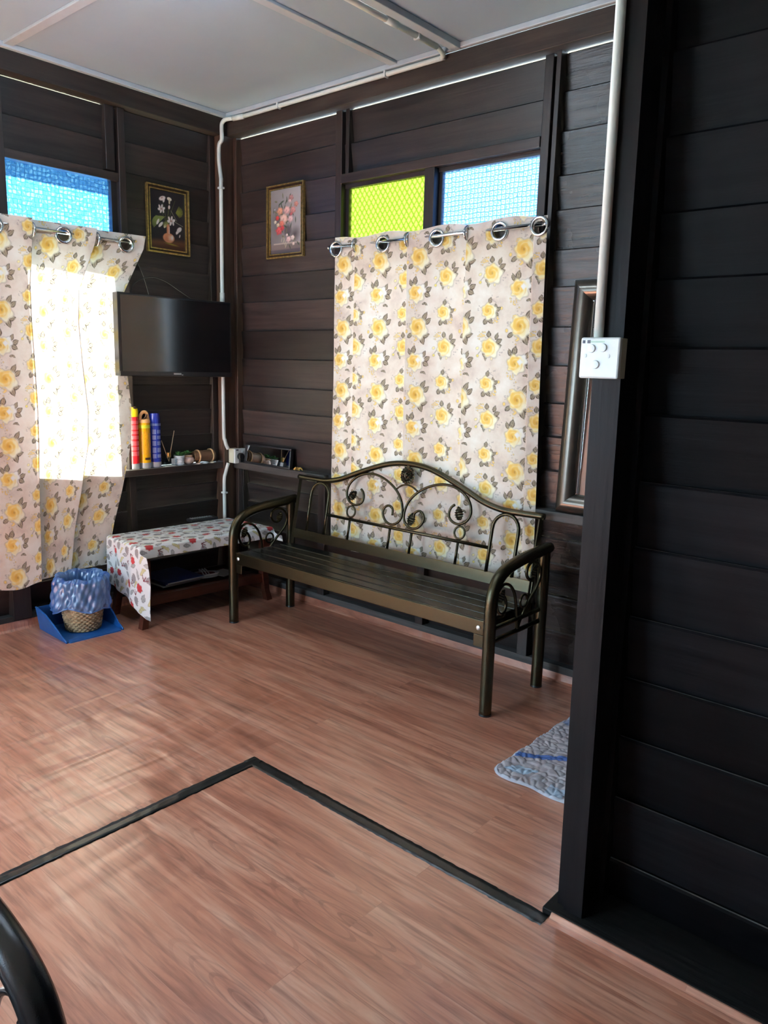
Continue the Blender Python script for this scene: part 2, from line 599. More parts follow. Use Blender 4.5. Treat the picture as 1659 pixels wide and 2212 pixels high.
def cloth_mat(name, trans, base_noise, rough=0.8, bump=0.2):
    """printed cloth: print comes from the 'print' colour attribute (alpha = ink cover)"""
    m, nt, b = new_mat(name)
    tc = N(nt, 'ShaderNodeTexCoord')
    nz = N(nt, 'ShaderNodeTexNoise', Scale=base_noise[0], Detail=5.0, Roughness=0.6)
    L(nt, tc.outputs['Object'], nz.inputs['Vector'])
    g = ramp(nt, nz.outputs['Fac'], base_noise[1])
    at = N(nt, 'ShaderNodeAttribute', attribute_name='print')
    c = mix_col(nt, at.outputs['Alpha'], g, at.outputs['Color'])
    L(nt, c, b.inputs['Base Color'])
    b.inputs['Roughness'].default_value = rough
    b.inputs['Specular IOR Level'].default_value = 0.2
    if bump:
        n2 = N(nt, 'ShaderNodeTexNoise', Scale=9.0, Detail=3.0)
        L(nt, tc.outputs['Object'], n2.inputs['Vector'])
        bp = N(nt, 'ShaderNodeBump', Strength=bump, Distance=0.02)
        L(nt, n2.outputs['Fac'], bp.inputs['Height'])
        L(nt, bp.outputs['Normal'], b.inputs['Normal'])
    if trans:
        tr = N(nt, 'ShaderNodeBsdfTranslucent')
        L(nt, c, tr.inputs['Color'])
        mx = N(nt, 'ShaderNodeMixShader')
        mx.inputs[0].default_value = trans
        L(nt, b.outputs[0], mx.inputs[1])
        L(nt, tr.outputs[0], mx.inputs[2])
        L(nt, mx.outputs[0], nt.nodes['Material Output'].inputs['Surface'])
    return m


cloth_mat('curtain_cloth', 0.062, (7.0, [(0.30, (0.54, 0.455, 0.41)), (0.46, (0.71, 0.63, 0.545)), (0.66, (0.80, 0.765, 0.70))]))
cloth_mat('table_cloth', 0.0, (6.0, [(0.3, (0.74, 0.755, 0.755)), (0.7, (0.80, 0.80, 0.80))]), rough=0.45, bump=0.1)
cloth_mat('quilt', 0.0, (30.0, [(0.3, (0.36, 0.33, 0.36)), (0.7, (0.50, 0.46, 0.49))]), bump=0.0)
cloth_mat('canvas', 0.0, (30.0, [(0.3, (0.02, 0.02, 0.02)), (0.7, (0.03, 0.03, 0.03))]), rough=0.35, bump=0.0)


def pane_mat(name, tint, pattern):
    """figured coloured glass: lets tinted daylight through, the moulded figure is darker"""
    m, nt, b = new_mat(name)
    tc = N(nt, 'ShaderNodeTexCoord')
    P = tc.outputs['Object']
    if pattern == 'lattice':
        s = None
        for a in (0.62, -0.62):
            mp = N(nt, 'ShaderNodeMapping')
            mp.inputs['Rotation'].default_value = (0, a, 0)
            L(nt, P, mp.inputs['Vector'])
            w = N(nt, 'ShaderNodeTexWave', Scale=11.0, Distortion=0.8)
            w.inputs['Detail Scale'].default_value = 3.0
            L(nt, mp.outputs[0], w.inputs['Vector'])
            t = math_node(nt, 'GREATER_THAN', w.outputs['Fac'], 0.80)
            s = t if s is None else math_node(nt, 'MAXIMUM', s, t)
        fig = s
    else:
        vo = N(nt, 'ShaderNodeTexVoronoi', Scale=42.0, feature='DISTANCE_TO_EDGE')
        vo.inputs['Randomness'].default_value = 0.25
        L(nt, P, vo.inputs['Vector'])
        v2 = N(nt, 'ShaderNodeTexVoronoi', Scale=42.0)
        v2.inputs['Randomness'].default_value = 0.25
        L(nt, P, v2.inputs['Vector'])
        fig = math_node(nt, 'MAXIMUM', math_node(nt, 'LESS_THAN', vo.outputs['Distance'], 0.09), math_node(nt, 'LESS_THAN', v2.outputs['Distance'], 0.20))
    c = mix_col(nt, fig, tint, tuple(x * k for x, k in zip(tint, (0.36, 0.52, 0.70) if pattern != 'lattice' else (0.60, 0.66, 0.4))))
    tr = N(nt, 'ShaderNodeBsdfTransparent')
    L(nt, c, tr.inputs['Color'])
    tl = N(nt, 'ShaderNodeBsdfTranslucent')
    L(nt, c, tl.inputs['Color'])
    gl = N(nt, 'ShaderNodeBsdfGlossy')
    gl.inputs['Roughness'].default_value = 0.15
    mx = N(nt, 'ShaderNodeMixShader')
    mx.inputs[0].default_value = 0.12
    L(nt, tr.outputs[0], mx.inputs[1])
    L(nt, tl.outputs[0], mx.inputs[2])
    m2 = N(nt, 'ShaderNodeMixShader')
    m2.inputs[0].default_value = 0.04
    L(nt, mx.outputs[0], m2.inputs[1])
    L(nt, gl.outputs[0], m2.inputs[2])
    L(nt, m2.outputs[0], nt.nodes['Material Output'].inputs['Surface'])


pane_mat('glass_blue', (0.22, 0.38, 0.54), 'flower')
pane_mat('glass_pale_blue', (0.25, 0.315, 0.42), 'flower')
pane_mat('glass_lime', (0.27, 0.292, 0.105), 'lattice')


def clear_mat(name, tint, gloss, rough, trl=0.0, wrinkle=0.0):
    m, nt, b = new_mat(name)
    tr = N(nt, 'ShaderNodeBsdfTransparent')
    tr.inputs['Color'].default_value = (*tint, 1)
    gl = N(nt, 'ShaderNodeBsdfGlossy')
    gl.inputs['Roughness'].default_value = rough
    gl.inputs['Color'].default_value = (0.9, 0.95, 1, 1)
    src = tr.outputs[0]
    tc = N(nt, 'ShaderNodeTexCoord')
    if trl:
        tl = N(nt, 'ShaderNodeBsdfDiffuse')
        nz = N(nt, 'ShaderNodeTexNoise', Scale=14.0, Detail=3.0)
        L(nt, tc.outputs['Object'], nz.inputs['Vector'])
        L(nt, ramp(nt, nz.outputs['Fac'], [(0.3, (0.03, 0.16, 0.55)), (0.7, (0.20, 0.42, 0.80))]), tl.inputs['Color'])
        mx = N(nt, 'ShaderNodeMixShader')
        L(nt, math_node(nt, 'MULTIPLY_ADD', nz.outputs['Fac'], 0.5), mx.inputs[0])
        mx.inputs[0].links[0].from_node.inputs[2].default_value = trl - 0.25
        L(nt, src, mx.inputs[1])
        L(nt, tl.outputs[0], mx.inputs[2])
        src = mx.outputs[0]
    m2 = N(nt, 'ShaderNodeMixShader')
    m2.inputs[0].default_value = gloss
    L(nt, src, m2.inputs[1])
    L(nt, gl.outputs[0], m2.inputs[2])
    if wrinkle:
        nz = N(nt, 'ShaderNodeTexNoise', Scale=17.0, Detail=2.0, Distortion=1.2)
        L(nt, tc.outputs['Object'], nz.inputs['Vector'])
        bp = N(nt, 'ShaderNodeBump', Strength=wrinkle, Distance=0.01)
        L(nt, nz.outputs['Fac'], bp.inputs['Height'])
        L(nt, bp.outputs['Normal'], gl.inputs['Normal'])
    L(nt, m2.outputs[0], nt.nodes['Material Output'].inputs['Surface'])


clear_mat('window_glass', (0.82, 0.85, 0.86), 0.06, 0.05)
clear_mat('tinted_glass', (0.60, 0.60, 0.60), 0.06, 0.05)
clear_mat('bottle_glass', (0.80, 0.84, 0.84), 0.12, 0.05)
clear_mat('liner_plastic', (0.42, 0.66, 0.97), 0.10, 0.28, trl=0.40, wrinkle=0.5)

m_, nt_, b_ = new_mat('lamp_tube')
b_.inputs['Base Color'].default_value = (0.9, 0.95, 1, 1)
b_.inputs['Emission Color'].default_value = (0.68, 0.84, 1.0, 1)
b_.inputs['Emission Strength'].default_value = 110.0

# ------------------------------------------------------------------ the setting
CEIL = 3.11
XR, YF = 6.2, -5.6        # far right wall, wall behind the camera


def struct(o, label=None):
    o['kind'] = 'structure'
    if label:
        o['label'] = label
    return o


fl = MB().box((-0.02, YF, -0.02), (XR, 0.0, 0.0)).build('floor', 'vinyl')
# keep the floor's own origin so the wrinkles stay where the sheet is loose
fl_shift = Vector(FLOOR_ORG) - fl.location
for v_ in fl.data.vertices:
    v_.co -= fl_shift
fl.location = FLOOR_ORG
ORG[fl.name] = Vector(FLOOR_ORG)
struct(fl, 'salmon brown wood print vinyl sheet floor')

struct(box('ground', (-14, -14, -0.75), (14, 14, -0.70), 'soil'), 'open ground around the house')
struct(box('ceiling', (-0.02, YF, CEIL), (XR, 0.06, CEIL + 0.03), 'ceiling_paint'), 'pale blue grey painted board ceiling')

# ceiling battens and cornices
struct(box('trim_1', (0.10, -1.515, CEIL - 0.014), (XR, -1.465, CEIL), 'trim_paint', bev=0.003), 'ceiling batten running along the far room')
struct(box('trim_2', (1.505, -1.465, CEIL - 0.014), (1.555, -0.115, CEIL), 'trim_paint', bev=0.003), 'ceiling batten beside the lamp')
struct(box('trim_3', (1.905, -1.465, CEIL - 0.03), (1.955, -0.115, CEIL), 'trim_paint', bev=0.003), 'ceiling batten beside the conduit')
struct(box('trim_4', (0.10, -0.128, CEIL - 0.026), (XR, -0.10, CEIL), 'trim_paint', bev=0.004), 'cornice along the window wall')
struct(box('trim_5', (0.10, YF, CEIL - 0.026), (0.128, -0.128, CEIL), 'trim_paint', bev=0.004), 'cornice along the television wall')

SEAMS = [2.9775, 2.816, 2.644, 2.450, 2.298, 2.118, 1.948, 1.762, 1.579, 1.398, 1.233, 1.066, 0.872]
LOWS = [0.835, 0.726, 0.600, 0.430, 0.250, 0.085]


def boards(wall, axis, a0, a1, seams, mat, plane=0.0, inward=-1, jitter=0.004):
    """lapped boards between two stations along a wall. axis 0: along x, plane is y; axis 1: along y, plane is x.
    inward is the sign of the direction into the room; the top edge of each board stands proud"""
    for i in range(len(seams) - 1):
        zt, zb = seams[i], seams[i + 1]
        zb2 = zb - (0.018 if i < len(seams) - 2 else 0.0)
        j = random.uniform(-jitter, jitter)
        pt = plane + inward * (0.020 + j)      # face at the top
        pb = plane - inward * (0.004)          # face at the bottom
        t = 0.012
        m = MB()
        ch = 0.006
        pr = [(pt - inward * ch, zt), (pt, zt - ch), (pb, zb2), (pb - inward * t, zb2), (pt - inward * t, zt)]
        if axis == 0:
            m.prism(pr, lambda p, z: (a0, p, z), lambda p, z: (a1, p, z))
        else:
            m.prism(pr, lambda p, z: (p, a0, z), lambda p, z: (p, a1, z))
        m.build('board', mat, wall)


# ---- wall with the bench and the flowered curtain (y = 0)
wb = thing('wall_back', (3.0, 0.0, 0.0), 'dark stained board wall behind the metal bench', kind='structure')
boards(wb, 0, 0.04, 1.05, SEAMS, 'wood_x')
boards(wb, 0, 1.08, 2.40, [2.9775, 2.80, 2.62], 'wood_x')
boards(wb, 0, 2.42, XR, SEAMS, 'wood_gloss')
boards(wb, 0, 0.04, 1.74, LOWS, 'wood_x')
boards(wb, 0, 1.74, 2.46, LOWS, 'wood_x')
boards(wb, 0, 2.42, XR, LOWS, 'wood_gloss')
box('beam', (0.0, -0.10, 2.982), (XR, 0.0, 3.086), 'wood_beam', wb, bev=0.004)
box('corner_post', (0.0, -0.145, 0.0), (0.095, 0.0, 2.985), 'wood_post', wb, bev=0.003)
box('batten', (0.105, -0.055, 0.05), (0.135, -0.005, 2.98), 'wood_post', wb, bev=0.003)
box('stud', (1.035, -0.046, 0.872), (1.085, 0.02, 2.98), 'wood_z', wb, bev=0.003)
box('stud', (1.108, -0.040, 2.632), (1.135, 0.0, 2.98), 'wood_z', wb, bev=0.002)
box('stud', (2.385, -0.046, 0.872), (2.430, 0.02, 2.98), 'wood_z', wb, bev=0.003)
box('stud', (2.452, -0.060, 0.872), (2.476, 0.0, 2.98), 'wood_z', wb, bev=0.002)
for x0, x1 in ((0.135, 0.19), (0.93, 0.99), (1.745, 1.80), (2.43, 2.49), (3.4, 3.46)):
    box('stud', (x0, -0.055, 0.085), (x1, 0.0, 0.835), 'wood_z', wb, bev=0.003)
for x0, x1, dpt in ((0.10, 1.00, -0.075), (1.00, 2.43, -0.036), (2.43, XR, -0.075)):
    box('ledge', (x0, dpt, 0.825), (x1, 0.02, 0.872), 'wood_sill', wb, bev=0.004)
box('sill', (0.05, -0.048, 0.045), (XR, 0.02, 0.085), 'wood_sill', wb, bev=0.003)

w2 = thing('window_2', (1.73, 0.0, 0.87), 'window behind the wide flowered curtain with lime and blue glass above', kind='structure')
box('head_rail', (1.085, -0.052, 2.582), (2.385, 0.02, 2.632), 'wood_x', w2, bev=0.003)
box('stop', (1.085, -0.012, 2.560), (2.385, 0.02, 2.582), 'wood_x', w2)
box('mullion', (1.700, -0.050, 2.262), (1.765, 0.02, 2.582), 'wood_z', w2, bev=0.003)
box('jamb_strip', (1.085, -0.005, 2.262), (1.108, 0.02, 2.56), 'wood_z', w2)
box('jamb_strip', (1.765, -0.005, 2.262), (1.785, 0.02, 2.56), 'wood_z', w2)
box('transom_rail', (1.085, -0.050, 2.165), (2.385, 0.02, 2.262), 'wood_x', w2, bev=0.003)
box('pane', (1.106, 0.004, 2.260), (1.702, 0.010, 2.563), 'glass_lime', w2)['label'] = 'lime yellow figured glass pane'
box('pane', (1.783, 0.004, 2.260), (2.387, 0.010, 2.563), 'glass_pale_blue', w2)['label'] = 'pale blue figured glass pane'
for x0, x1 in ((1.085, 1.715), (1.75, 2.385)):
    box('sash', (x0, -0.01, 0.872), (x0 + 0.04, 0.02, 2.165), 'aluminium_white', w2)
    box('sash', (x1 - 0.04, -0.01, 0.872), (x1, 0.02, 2.165), 'aluminium_white', w2)
    box('sash', (x0 + 0.04, -0.01, 0.872), (x1 - 0.04, 0.02, 0.93), 'aluminium_white', w2)
    box('sash', (x0 + 0.04, -0.01, 2.11), (x1 - 0.04, 0.02, 2.165), 'aluminium_white', w2)
    box('pane', (x0 + 0.035, 0.002, 0.925), (x1 - 0.035, 0.008, 2.115), 'tinted_glass', w2)
box('mullion', (1.715, -0.03, 0.872), (1.75, 0.02, 2.165), 'aluminium_white', w2)

# ---- wall with the television (x = 0)
wl = thing('wall_left', (0.0, -2.8, 0.0), 'dark stained board wall behind the television', kind='structure')
boards(wl, 1, -0.81, -0.04, [2.985] + SEAMS[1:], 'wood_y', 0.0, 1)
boards(wl, 1, -1.52, -0.81, [2.978, 2.80, 2.60], 'wood_y', 0.0, 1)
boards(wl, 1, -0.81, -0.04, LOWS, 'wood_y', 0.0, 1)
boards(wl, 1, -1.52, -0.81, LOWS, 'wood_y', 0.0, 1)
boards(wl, 1, -2.75, -1.60, [2.985] + SEAMS[1:], 'wood_y', 0.0, 1)
boards(wl, 1, -2.75, -1.60, LOWS, 'wood_y', 0.0, 1)
box('panel', (-0.02, -3.75, 2.20), (0.005, -2.70, 2.985), 'outside_panel', wl)
box('panel', (-0.02, -4.20, 0.0), (0.005, -3.75, 2.985), 'outside_panel', wl)
box('panel', (-0.02, -5.20, 0.0), (0.005, -4.20, 0.88), 'outside_panel', wl)
box('panel', (-0.02, -5.20, 2.25), (0.005, -4.20, 2.985), 'outside_panel', wl)
box('panel', (-0.02, YF, 0.0), (0.005, -5.20, 2.985), 'outside_panel', wl)
box('beam', (0.0, YF, 2.982), (0.10, -0.10, 3.086), 'wood_beam_y', wl, bev=0.004)
box('stud', (-0.02, -0.190, 0.872), (0.035, -0.150, 2.98), 'wood_z', wl, bev=0.003)
box('stud', (-0.02, -0.850, 0.085), (0.055, -0.805, 2.98), 'wood_z', wl, bev=0.003)
box('stud', (0.0, -0.925, 2.630), (0.045, -0.868, 2.98), 'wood_z', wl, bev=0.003)
box('stud', (-0.02, -1.615, 0.06), (0.060, -1.510, 2.98), 'wood_z', wl, bev=0.003)
box('stud', (-0.02, -2.76, 0.0), (0.060, -2.69, 2.98), 'wood_z', wl, bev=0.003)
box('stud', (-0.02, -3.80, 0.0), (0.060, -3.73, 2.98), 'wood_z', wl, bev=0.003)
box('shelf_ledge', (-0.02, -2.40, 0.828), (0.085, -0.145, 0.870), 'wood_y', wl, bev=0.004)
box('sill', (-0.02, -2.40, 0.050), (0.046, -0.10, 0.085), 'wood_sill', wl, bev=0.003)

w1 = thing('window_1', (0.0, -1.18, 0.87), 'window behind the sunlit flowered curtain with blue glass above', kind='structure')
box('head_rail', (-0.02, -1.51, 2.575), (0.045, -0.850, 2.622), 'wood_y', w1, bev=0.003)
box('transom_rail', (-0.02, -1.51, 2.165), (0.045, -0.850, 2.262), 'wood_y', w1, bev=0.003)
box('jamb_strip', (-0.02, -0.885, 2.262), (0.020, -0.850, 2.575), 'wood_z', w1)
box('pane', (-0.012, -1.512, 2.260), (-0.006, -0.880, 2.577), 'glass_blue', w1)['label'] = 'deep blue figured glass pane'
box('sash', (-0.02, -0.950, 0.870), (0.02, -0.850, 2.165), 'aluminium_white', w1)
box('sash', (-0.02, -1.51, 0.870), (0.02, -1.465, 2.165), 'aluminium_white', w1)
box('sash', (-0.02, -1.465, 0.870), (0.02, -0.895, 0.92), 'aluminium_white', w1)
box('sash', (-0.02, -1.465, 2.12), (0.02, -0.895, 2.165), 'aluminium_white', w1)
box('pane', (-0.010, -1.470, 0.915), (-0.004, -0.890, 2.13), 'window_glass', w1)

# open house door in the left wall, outside the frame of the photograph, and a window past it
dr = thing('door_1', (0.0, -3.1, 0.0), 'open house door in the left wall', kind='structure')
box('head', (-0.02, -3.73, 2.15), (0.06, -2.76, 2.20), 'wood_y', dr, bev=0.003)
box('leaf', (-0.95, -3.80, 0.01), (-0.01, -3.76, 2.14), 'wood_z', dr, bev=0.003)
w3 = thing('window_3', (0.0, -4.7, 0.88), 'window in the left wall near the house door', kind='structure')
box('sash', (-0.02, -5.20, 0.88), (0.03, -5.14, 2.25), 'aluminium_white', w3)
box('sash', (-0.02, -4.26, 0.88), (0.03, -4.20, 2.25), 'aluminium_white', w3)
box('pane', (-0.010, -5.145, 0.88), (-0.004, -4.255, 2.25), 'window_glass', w3)

# skirting formed by the turned-up vinyl sheet
bb = MB()
bb.prism([(0.0, 0.0), (-0.062, 0.0), (-0.052, 0.010), (-0.048, 0.046), (0.0, 0.046)], lambda p, z: (0.05, p, z), lambda p, z: (XR, p, z))
struct(bb.build('baseboard_back', 'vinyl'), 'vinyl sheet turned up at the foot of the bench wall')
bb = MB()
bb.prism([(0.0, 0.0), (0.062, 0.0), (0.052, 0.012), (0.047, 0.052), (0.0, 0.052)], lambda p, z: (p, -2.40, z), lambda p, z: (p, -0.062, z))
struct(bb.build('baseboard_left', 'vinyl'), 'vinyl sheet turned up at the foot of the television wall')

# ---- near partition on the right (boards at y = -1.43)
wp = thing('wall_right', (4.8, -1.5, 0.0), 'black stained board partition at the right', kind='structure')
PSEAMS = [3.10, 2.86, 2.68, 2.50, 2.325, 2.129, 1.95, 1.789, 1.619, 1.446, 1.266, 1.087, 0.890, 0.712, 0.535, 0.347, 0.153, 0.022]
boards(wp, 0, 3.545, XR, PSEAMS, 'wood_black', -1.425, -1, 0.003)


def leaning(name, x0, x1, y0, y1, z0, z1, dx, mat, parent):
    m = MB()
    m.prism([(x0, y0), (x1, y0), (x1, y1), (x0, y1)], lambda x, y: (x, y, z0), lambda x, y: (x + dx, y, z1))
    return m.build(name, mat, parent)


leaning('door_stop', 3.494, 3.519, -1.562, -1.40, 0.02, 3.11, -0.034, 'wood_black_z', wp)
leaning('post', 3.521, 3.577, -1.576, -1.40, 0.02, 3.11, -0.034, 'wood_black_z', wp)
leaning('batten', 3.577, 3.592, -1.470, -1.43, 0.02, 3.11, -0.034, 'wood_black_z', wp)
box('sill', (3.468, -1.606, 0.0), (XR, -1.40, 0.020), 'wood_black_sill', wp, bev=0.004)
bb = MB()
bb.prism([(0.0, 0.0), (-0.030, 0.0), (-0.016, 0.005), (-0.004, 0.018), (0.0, 0.018)], lambda p, z: (3.50, -1.606 + p, z), lambda p, z: (XR, -1.606 + p, z))
struct(bb.build('baseboard_right', 'vinyl'), 'vinyl sheet turned up at the foot of the partition')

# ---- walls outside the frame that close the house
wf = thing('wall_front', (3.1, YF, 0.0), 'pale plaster wall behind the photographer', kind='structure')
for a_, b_ in (((0.0, 0.0), (0.4, CEIL)), ((0.4, 0.0), (1.9, 0.80)), ((0.4, 2.20), (1.9, CEIL)), ((1.9, 0.0), (XR, CEIL))):
    box('panel', (a_[0], YF - 0.02, a_[1]), (b_[0], YF, b_[1]), 'plaster', wf)
w4 = thing('window_4', (1.15, YF, 0.80), 'window in the plaster wall behind the photographer', kind='structure')
for x_ in (0.4, 1.13, 1.86):
    box('sash', (x_, YF - 0.02, 0.80), (x_ + 0.04, YF + 0.02, 2.20), 'aluminium_white', w4)
box('pane', (0.44, YF - 0.012, 0.80), (1.86, YF - 0.006, 2.20), 'window_glass', w4)
struct(box('wall_far_right', (XR, YF, 0.0), (XR + 0.02, 0.06, CEIL), 'outside_panel'), 'board wall at the far right end')
# roof edges outside, and an added sun shade by the door
ev = MB()
ev.prism([(0.02, 3.18), (-0.70, 2.68), (-0.70, 2.65), (0.02, 3.15)], lambda p, z: (p - 0.03, YF - 0.3, z), lambda p, z: (p - 0.03, 0.6, z))  # overhang sloped and sized to keep direct sun off the blue pane
struct(ev.build('eave_left', 'eave_board'), 'roof overhang outside the television wall, shaped to shade the blue pane')
struct(box('door_sun_shade', (-2.2, YF - 0.3, 2.72), (-0.73, -1.95, 2.76), 'eave_board'), 'roof slab added to keep direct sun out of the house door')  # unseen slab, added so the doorway gets sky light without direct sun
struct(box('eave_back', (-0.7, 0.08, 3.16), (XR, 0.60, 3.20), 'eave_board'), 'roof overhang outside the bench wall')
struct(box('roof', (-0.1, YF - 0.1, 3.16), (XR + 0.1, 0.08, 3.20), 'eave_board'), 'roof above the ceiling boards')

# ------------------------------------------------------------------ ceiling lamp (just above the frame)
lamp = thing('ceiling_lamp', (1.72, -1.75, CEIL - 0.06), 'white fluorescent batten lamp on the ceiling', 'lamp')
box('housing', (1.685, -2.27, CEIL - 0.06), (1.755, -1.23, CEIL - 0.014), 'plastic_white', lamp, bev=0.006)
MB().tube([(1.72, -2.24, CEIL - 0.081), (1.72, -1.26, CEIL - 0.081)], 0.015, 12).build('tube', 'lamp_tube', lamp, smooth=True)
for yy in (-2.252, -1.248):
    box('lamp_holder', (1.702, yy - 0.012, CEIL - 0.10), (1.738, yy + 0.012, CEIL - 0.057), 'plastic_white', lamp, bev=0.003)

# ------------------------------------------------------------------ metal bench
BX = 1.713


def by(z):
    return -0.20 + (z - 0.48) * 0.18


def bpt(x, z):
    return Vector((x, by(z), z))


def leaf_shape(mb, c, u, v, n, ln, wd):
    """serrated cast leaf with a raised midrib; u = along, v = across, n = out of its face"""
    c, u, v, n = Vector(c), Vector(u), Vector(v), Vector(n)
    K = 13
    rows = []
    for i in range(K):
        t = i / (K - 1)
        w = wd * math.sin(math.pi * min(1, t * 0.92 + 0.08)) ** 0.75 * (1.0 if i % 2 else 0.72)
        p = c + u * (t - 0.5) * ln
        zz = 0.006 * math.sin(math.pi * t)
        rows.append([p - v * w - n * 0.004, p - v * w * 0.5 + n * zz * (0.8 if i % 2 else 0.2), p + n * (zz + 0.003), p + v * w * 0.5 + n * zz * (0.8 if i % 2 else 0.2), p + v * w - n * 0.004])
    vs = [q for r in rows for q in r] + [q - n * 0.004 for r in rows for q in r]
    fs = []
    o = K * 5
    for i in range(K - 1):
        for k in range(4):
            a, b_, c_, d = i * 5 + k, i * 5 + k + 1, (i + 1) * 5 + k + 1, (i + 1) * 5 + k
            fs.append((a, b_, c_, d))
            fs.append((o + d, o + c_, o + b_, o + a))
        fs.append((i * 5, (i + 1) * 5, o + (i + 1) * 5, o + i * 5))
        fs.append((i * 5 + 4, o + i * 5 + 4, o + (i + 1) * 5 + 4, (i + 1) * 5 + 4))
    mb.add(vs, fs)


def make_bench():
    t = thing('metal_bench', (BX, -0.40, 0.0), 'bronze coloured metal bench with scrollwork back against the board wall', 'bench')
    # seat
    y = -0.612
    for k in range(5):
        MB().box((0.836, y, 0.418), (2.590, y + 0.0715, 0.440), bev=0.005).build('slat', 'bench_seat', t)
        y += 0.0805
    MB().box((0.832, -0.636, 0.372), (2.594, -0.618, 0.441), bev=0.003).build('front_rail', 'bench_metal', t)
    MB().box((0.836, -0.218, 0.385), (2.590, -0.200, 0.436), bev=0.003).build('rear_rail', 'bench_metal', t)
    for x in (0.845, 1.70, 2.565):
        MB().box((x, -0.618, 0.385), (x + 0.02, -0.218, 0.417), bev=0.002).build('seat_bearer', 'bench_metal', t)
    for x, s in ((0.858, 1), (2.566, -1)):
        b = MB().lathe([(0.0, 0.0), (0.011, 0.0), (0.011, 0.003), (0.006, 0.006), (0.0, 0.006)], n=14, M=Matrix.Rotation(math.pi / 2, 4, 'X'))
        b.v = [(p[0] + x, p[1] - 0.636, p[2] + 0.405) for p in b.v]
        b.build('bolt', 'steel_bolt', t, angle=40)
        MB().box((x - 0.026, -0.634, 0.315), (x + 0.026, -0.628, 0.371), bev=0.002).build('bracket', 'bench_metal', t)
    # back frame
    MB().prism([(-0.866, 0.478), (0.866, 0.478), (0.866, 0.534), (-0.866, 0.534)],
               lambda a, z: (BX + a, by(z) - 0.007, z), lambda a, z: (BX + a, by(z) + 0.007, z)).build('back_rail', 'bench_metal', t)
    for s in (-1, 1):
        MB().tube([bpt(BX + s * 0.856, 0.40), bpt(BX + s * 0.856, 0.848)], 0.0135, 4).build('upright', 'bench_metal', t)
    half = [(0, 1.019), (0.13, 1.008), (0.255, 0.974), (0.39, 0.925), (0.51, 0.878), (0.62, 0.854), (0.73, 0.850), (0.872, 0.852)]
    top = [bpt(BX - a, z) for a, z in half[::-1]] + [bpt(BX + a, z) for a, z in half[1:]]
    MB().tube(smooth_path(top, 6), 0.0165, 12).build('top_rail', 'bench_metal', t, smooth=True)
    MB().tube([bpt(BX - 0.588, 0.653), bpt(BX + 0.588, 0.653)], 0.0095, 8).build('middle_rail', 'bench_metal', t, smooth=True)
    for a in (-0.393, -0.079, 0.079, 0.393):
        MB().tube([bpt(BX + a, 0.53), bpt(BX + a, 0.653)], 0.0075, 8).build('spindle', 'bench_metal', t, smooth=True)
    for s in (-1, 1):
        c0, r = 0.667, 0.077
        pts = [(c0 + r, 0.53), (c0 + r, 0.64), (c0 + r, 0.750)]
        for k in range(1, 12):
            an = math.pi * k / 12
            pts.append((c0 + r * math.cos(an), 0.757 + r * math.sin(an)))
        pts += [(c0 - r, 0.750), (c0 - r, 0.64), (c0 - r, 0.53)]
        MB().tube([bpt(BX + s * a, z) for a, z in pts], 0.0095, 9).build('hoop', 'bench_metal', t, smooth=True)
    sc = [(1.375, .838), (1.394, .822), (1.403, .796), (1.398, .768), (1.372, .748), (1.332, .742), (1.288, .762), (1.266, .804), (1.278, .854), (1.316, .895),
          (1.378, .925), (1.455, .935), (1.535, .920), (1.604, .889), (1.654, .852), (1.690, .805), (1.706, .748), (1.694, .700), (1.648, .672),
          (1.596, .683), (1.566, .722), (1.573, .757), (1.602, .773), (1.632, .758), (1.637, .722)]
    for s in (1, -1):
        MB().tube(smooth_path([bpt(BX + s * (x - BX), z) for x, z in sc], 5), 0.0075, 8).build('scroll', 'bench_metal', t, smooth=True)
    nb = Vector((0, -0.98, 0.2))
    uz = Vector((0, 0.196, 0.98))
    ux = Vector((1, 0, 0))
    for a in (-0.393, 0.394):
        MB().ring(bpt(BX + a, 0.699), 0.033, 0.006, ux, uz).build('ring', 'bench_metal', t, smooth=True)
    arc = [(-0.070, 0.874), (-0.041, 0.894), (0.0, 0.903), (0.041, 0.895), (0.076, 0.878)]
    MB().tube(smooth_path([bpt(BX + a, z) for a, z in arc], 6), 0.0055, 8).build('arc', 'bench_metal', t, smooth=True)
    for (x, z, an) in ((1.316, .795, 45), (1.776, .722, 80), (2.086, .798, 105)):
        m = MB()
        a = math.radians(an)
        leaf_shape(m, bpt(x, z) + nb * 0.006, ux * math.cos(a) + uz * math.sin(a), -ux * math.sin(a) + uz * math.cos(a), nb, 0.074, 0.030)
        m.build('leaf', 'bench_metal', t, angle=35)
    # rosette: two rings of petals round a button
    ctr = bpt(BX - 0.005, 0.955)
    fl_ = MB()
    for ringi, (R, pl, pw, n) in enumerate(((0.036, 0.034, 0.009, 18), (0.024, 0.020, 0.006, 18))):
        for k in range(n):
            an = 2 * math.pi * (k + 0.5 * ringi) / n
            d = ux * math.cos(an) + uz * math.sin(an)
            e = -ux * math.sin(an) + uz * math.cos(an)
            c = ctr + d * R + nb * (0.004 + 0.006 * ringi)
            vs = [c - d * pl / 2, c - d * pl * 0.15 + e * pw, c + d * pl * 0.3 + e * pw, c + d * pl / 2, c + d * pl * 0.3 - e * pw, c - d * pl * 0.15 - e * pw, c + nb * 0.006 + d * pl * 0.1, c - nb * 0.004]
            fl_.add(vs, [(i, (i + 1) % 6, 6) for i in range(6)] + [((i + 1) % 6, i, 7) for i in range(6)])
    fl_.build('rosette', 'bench_metal', t)
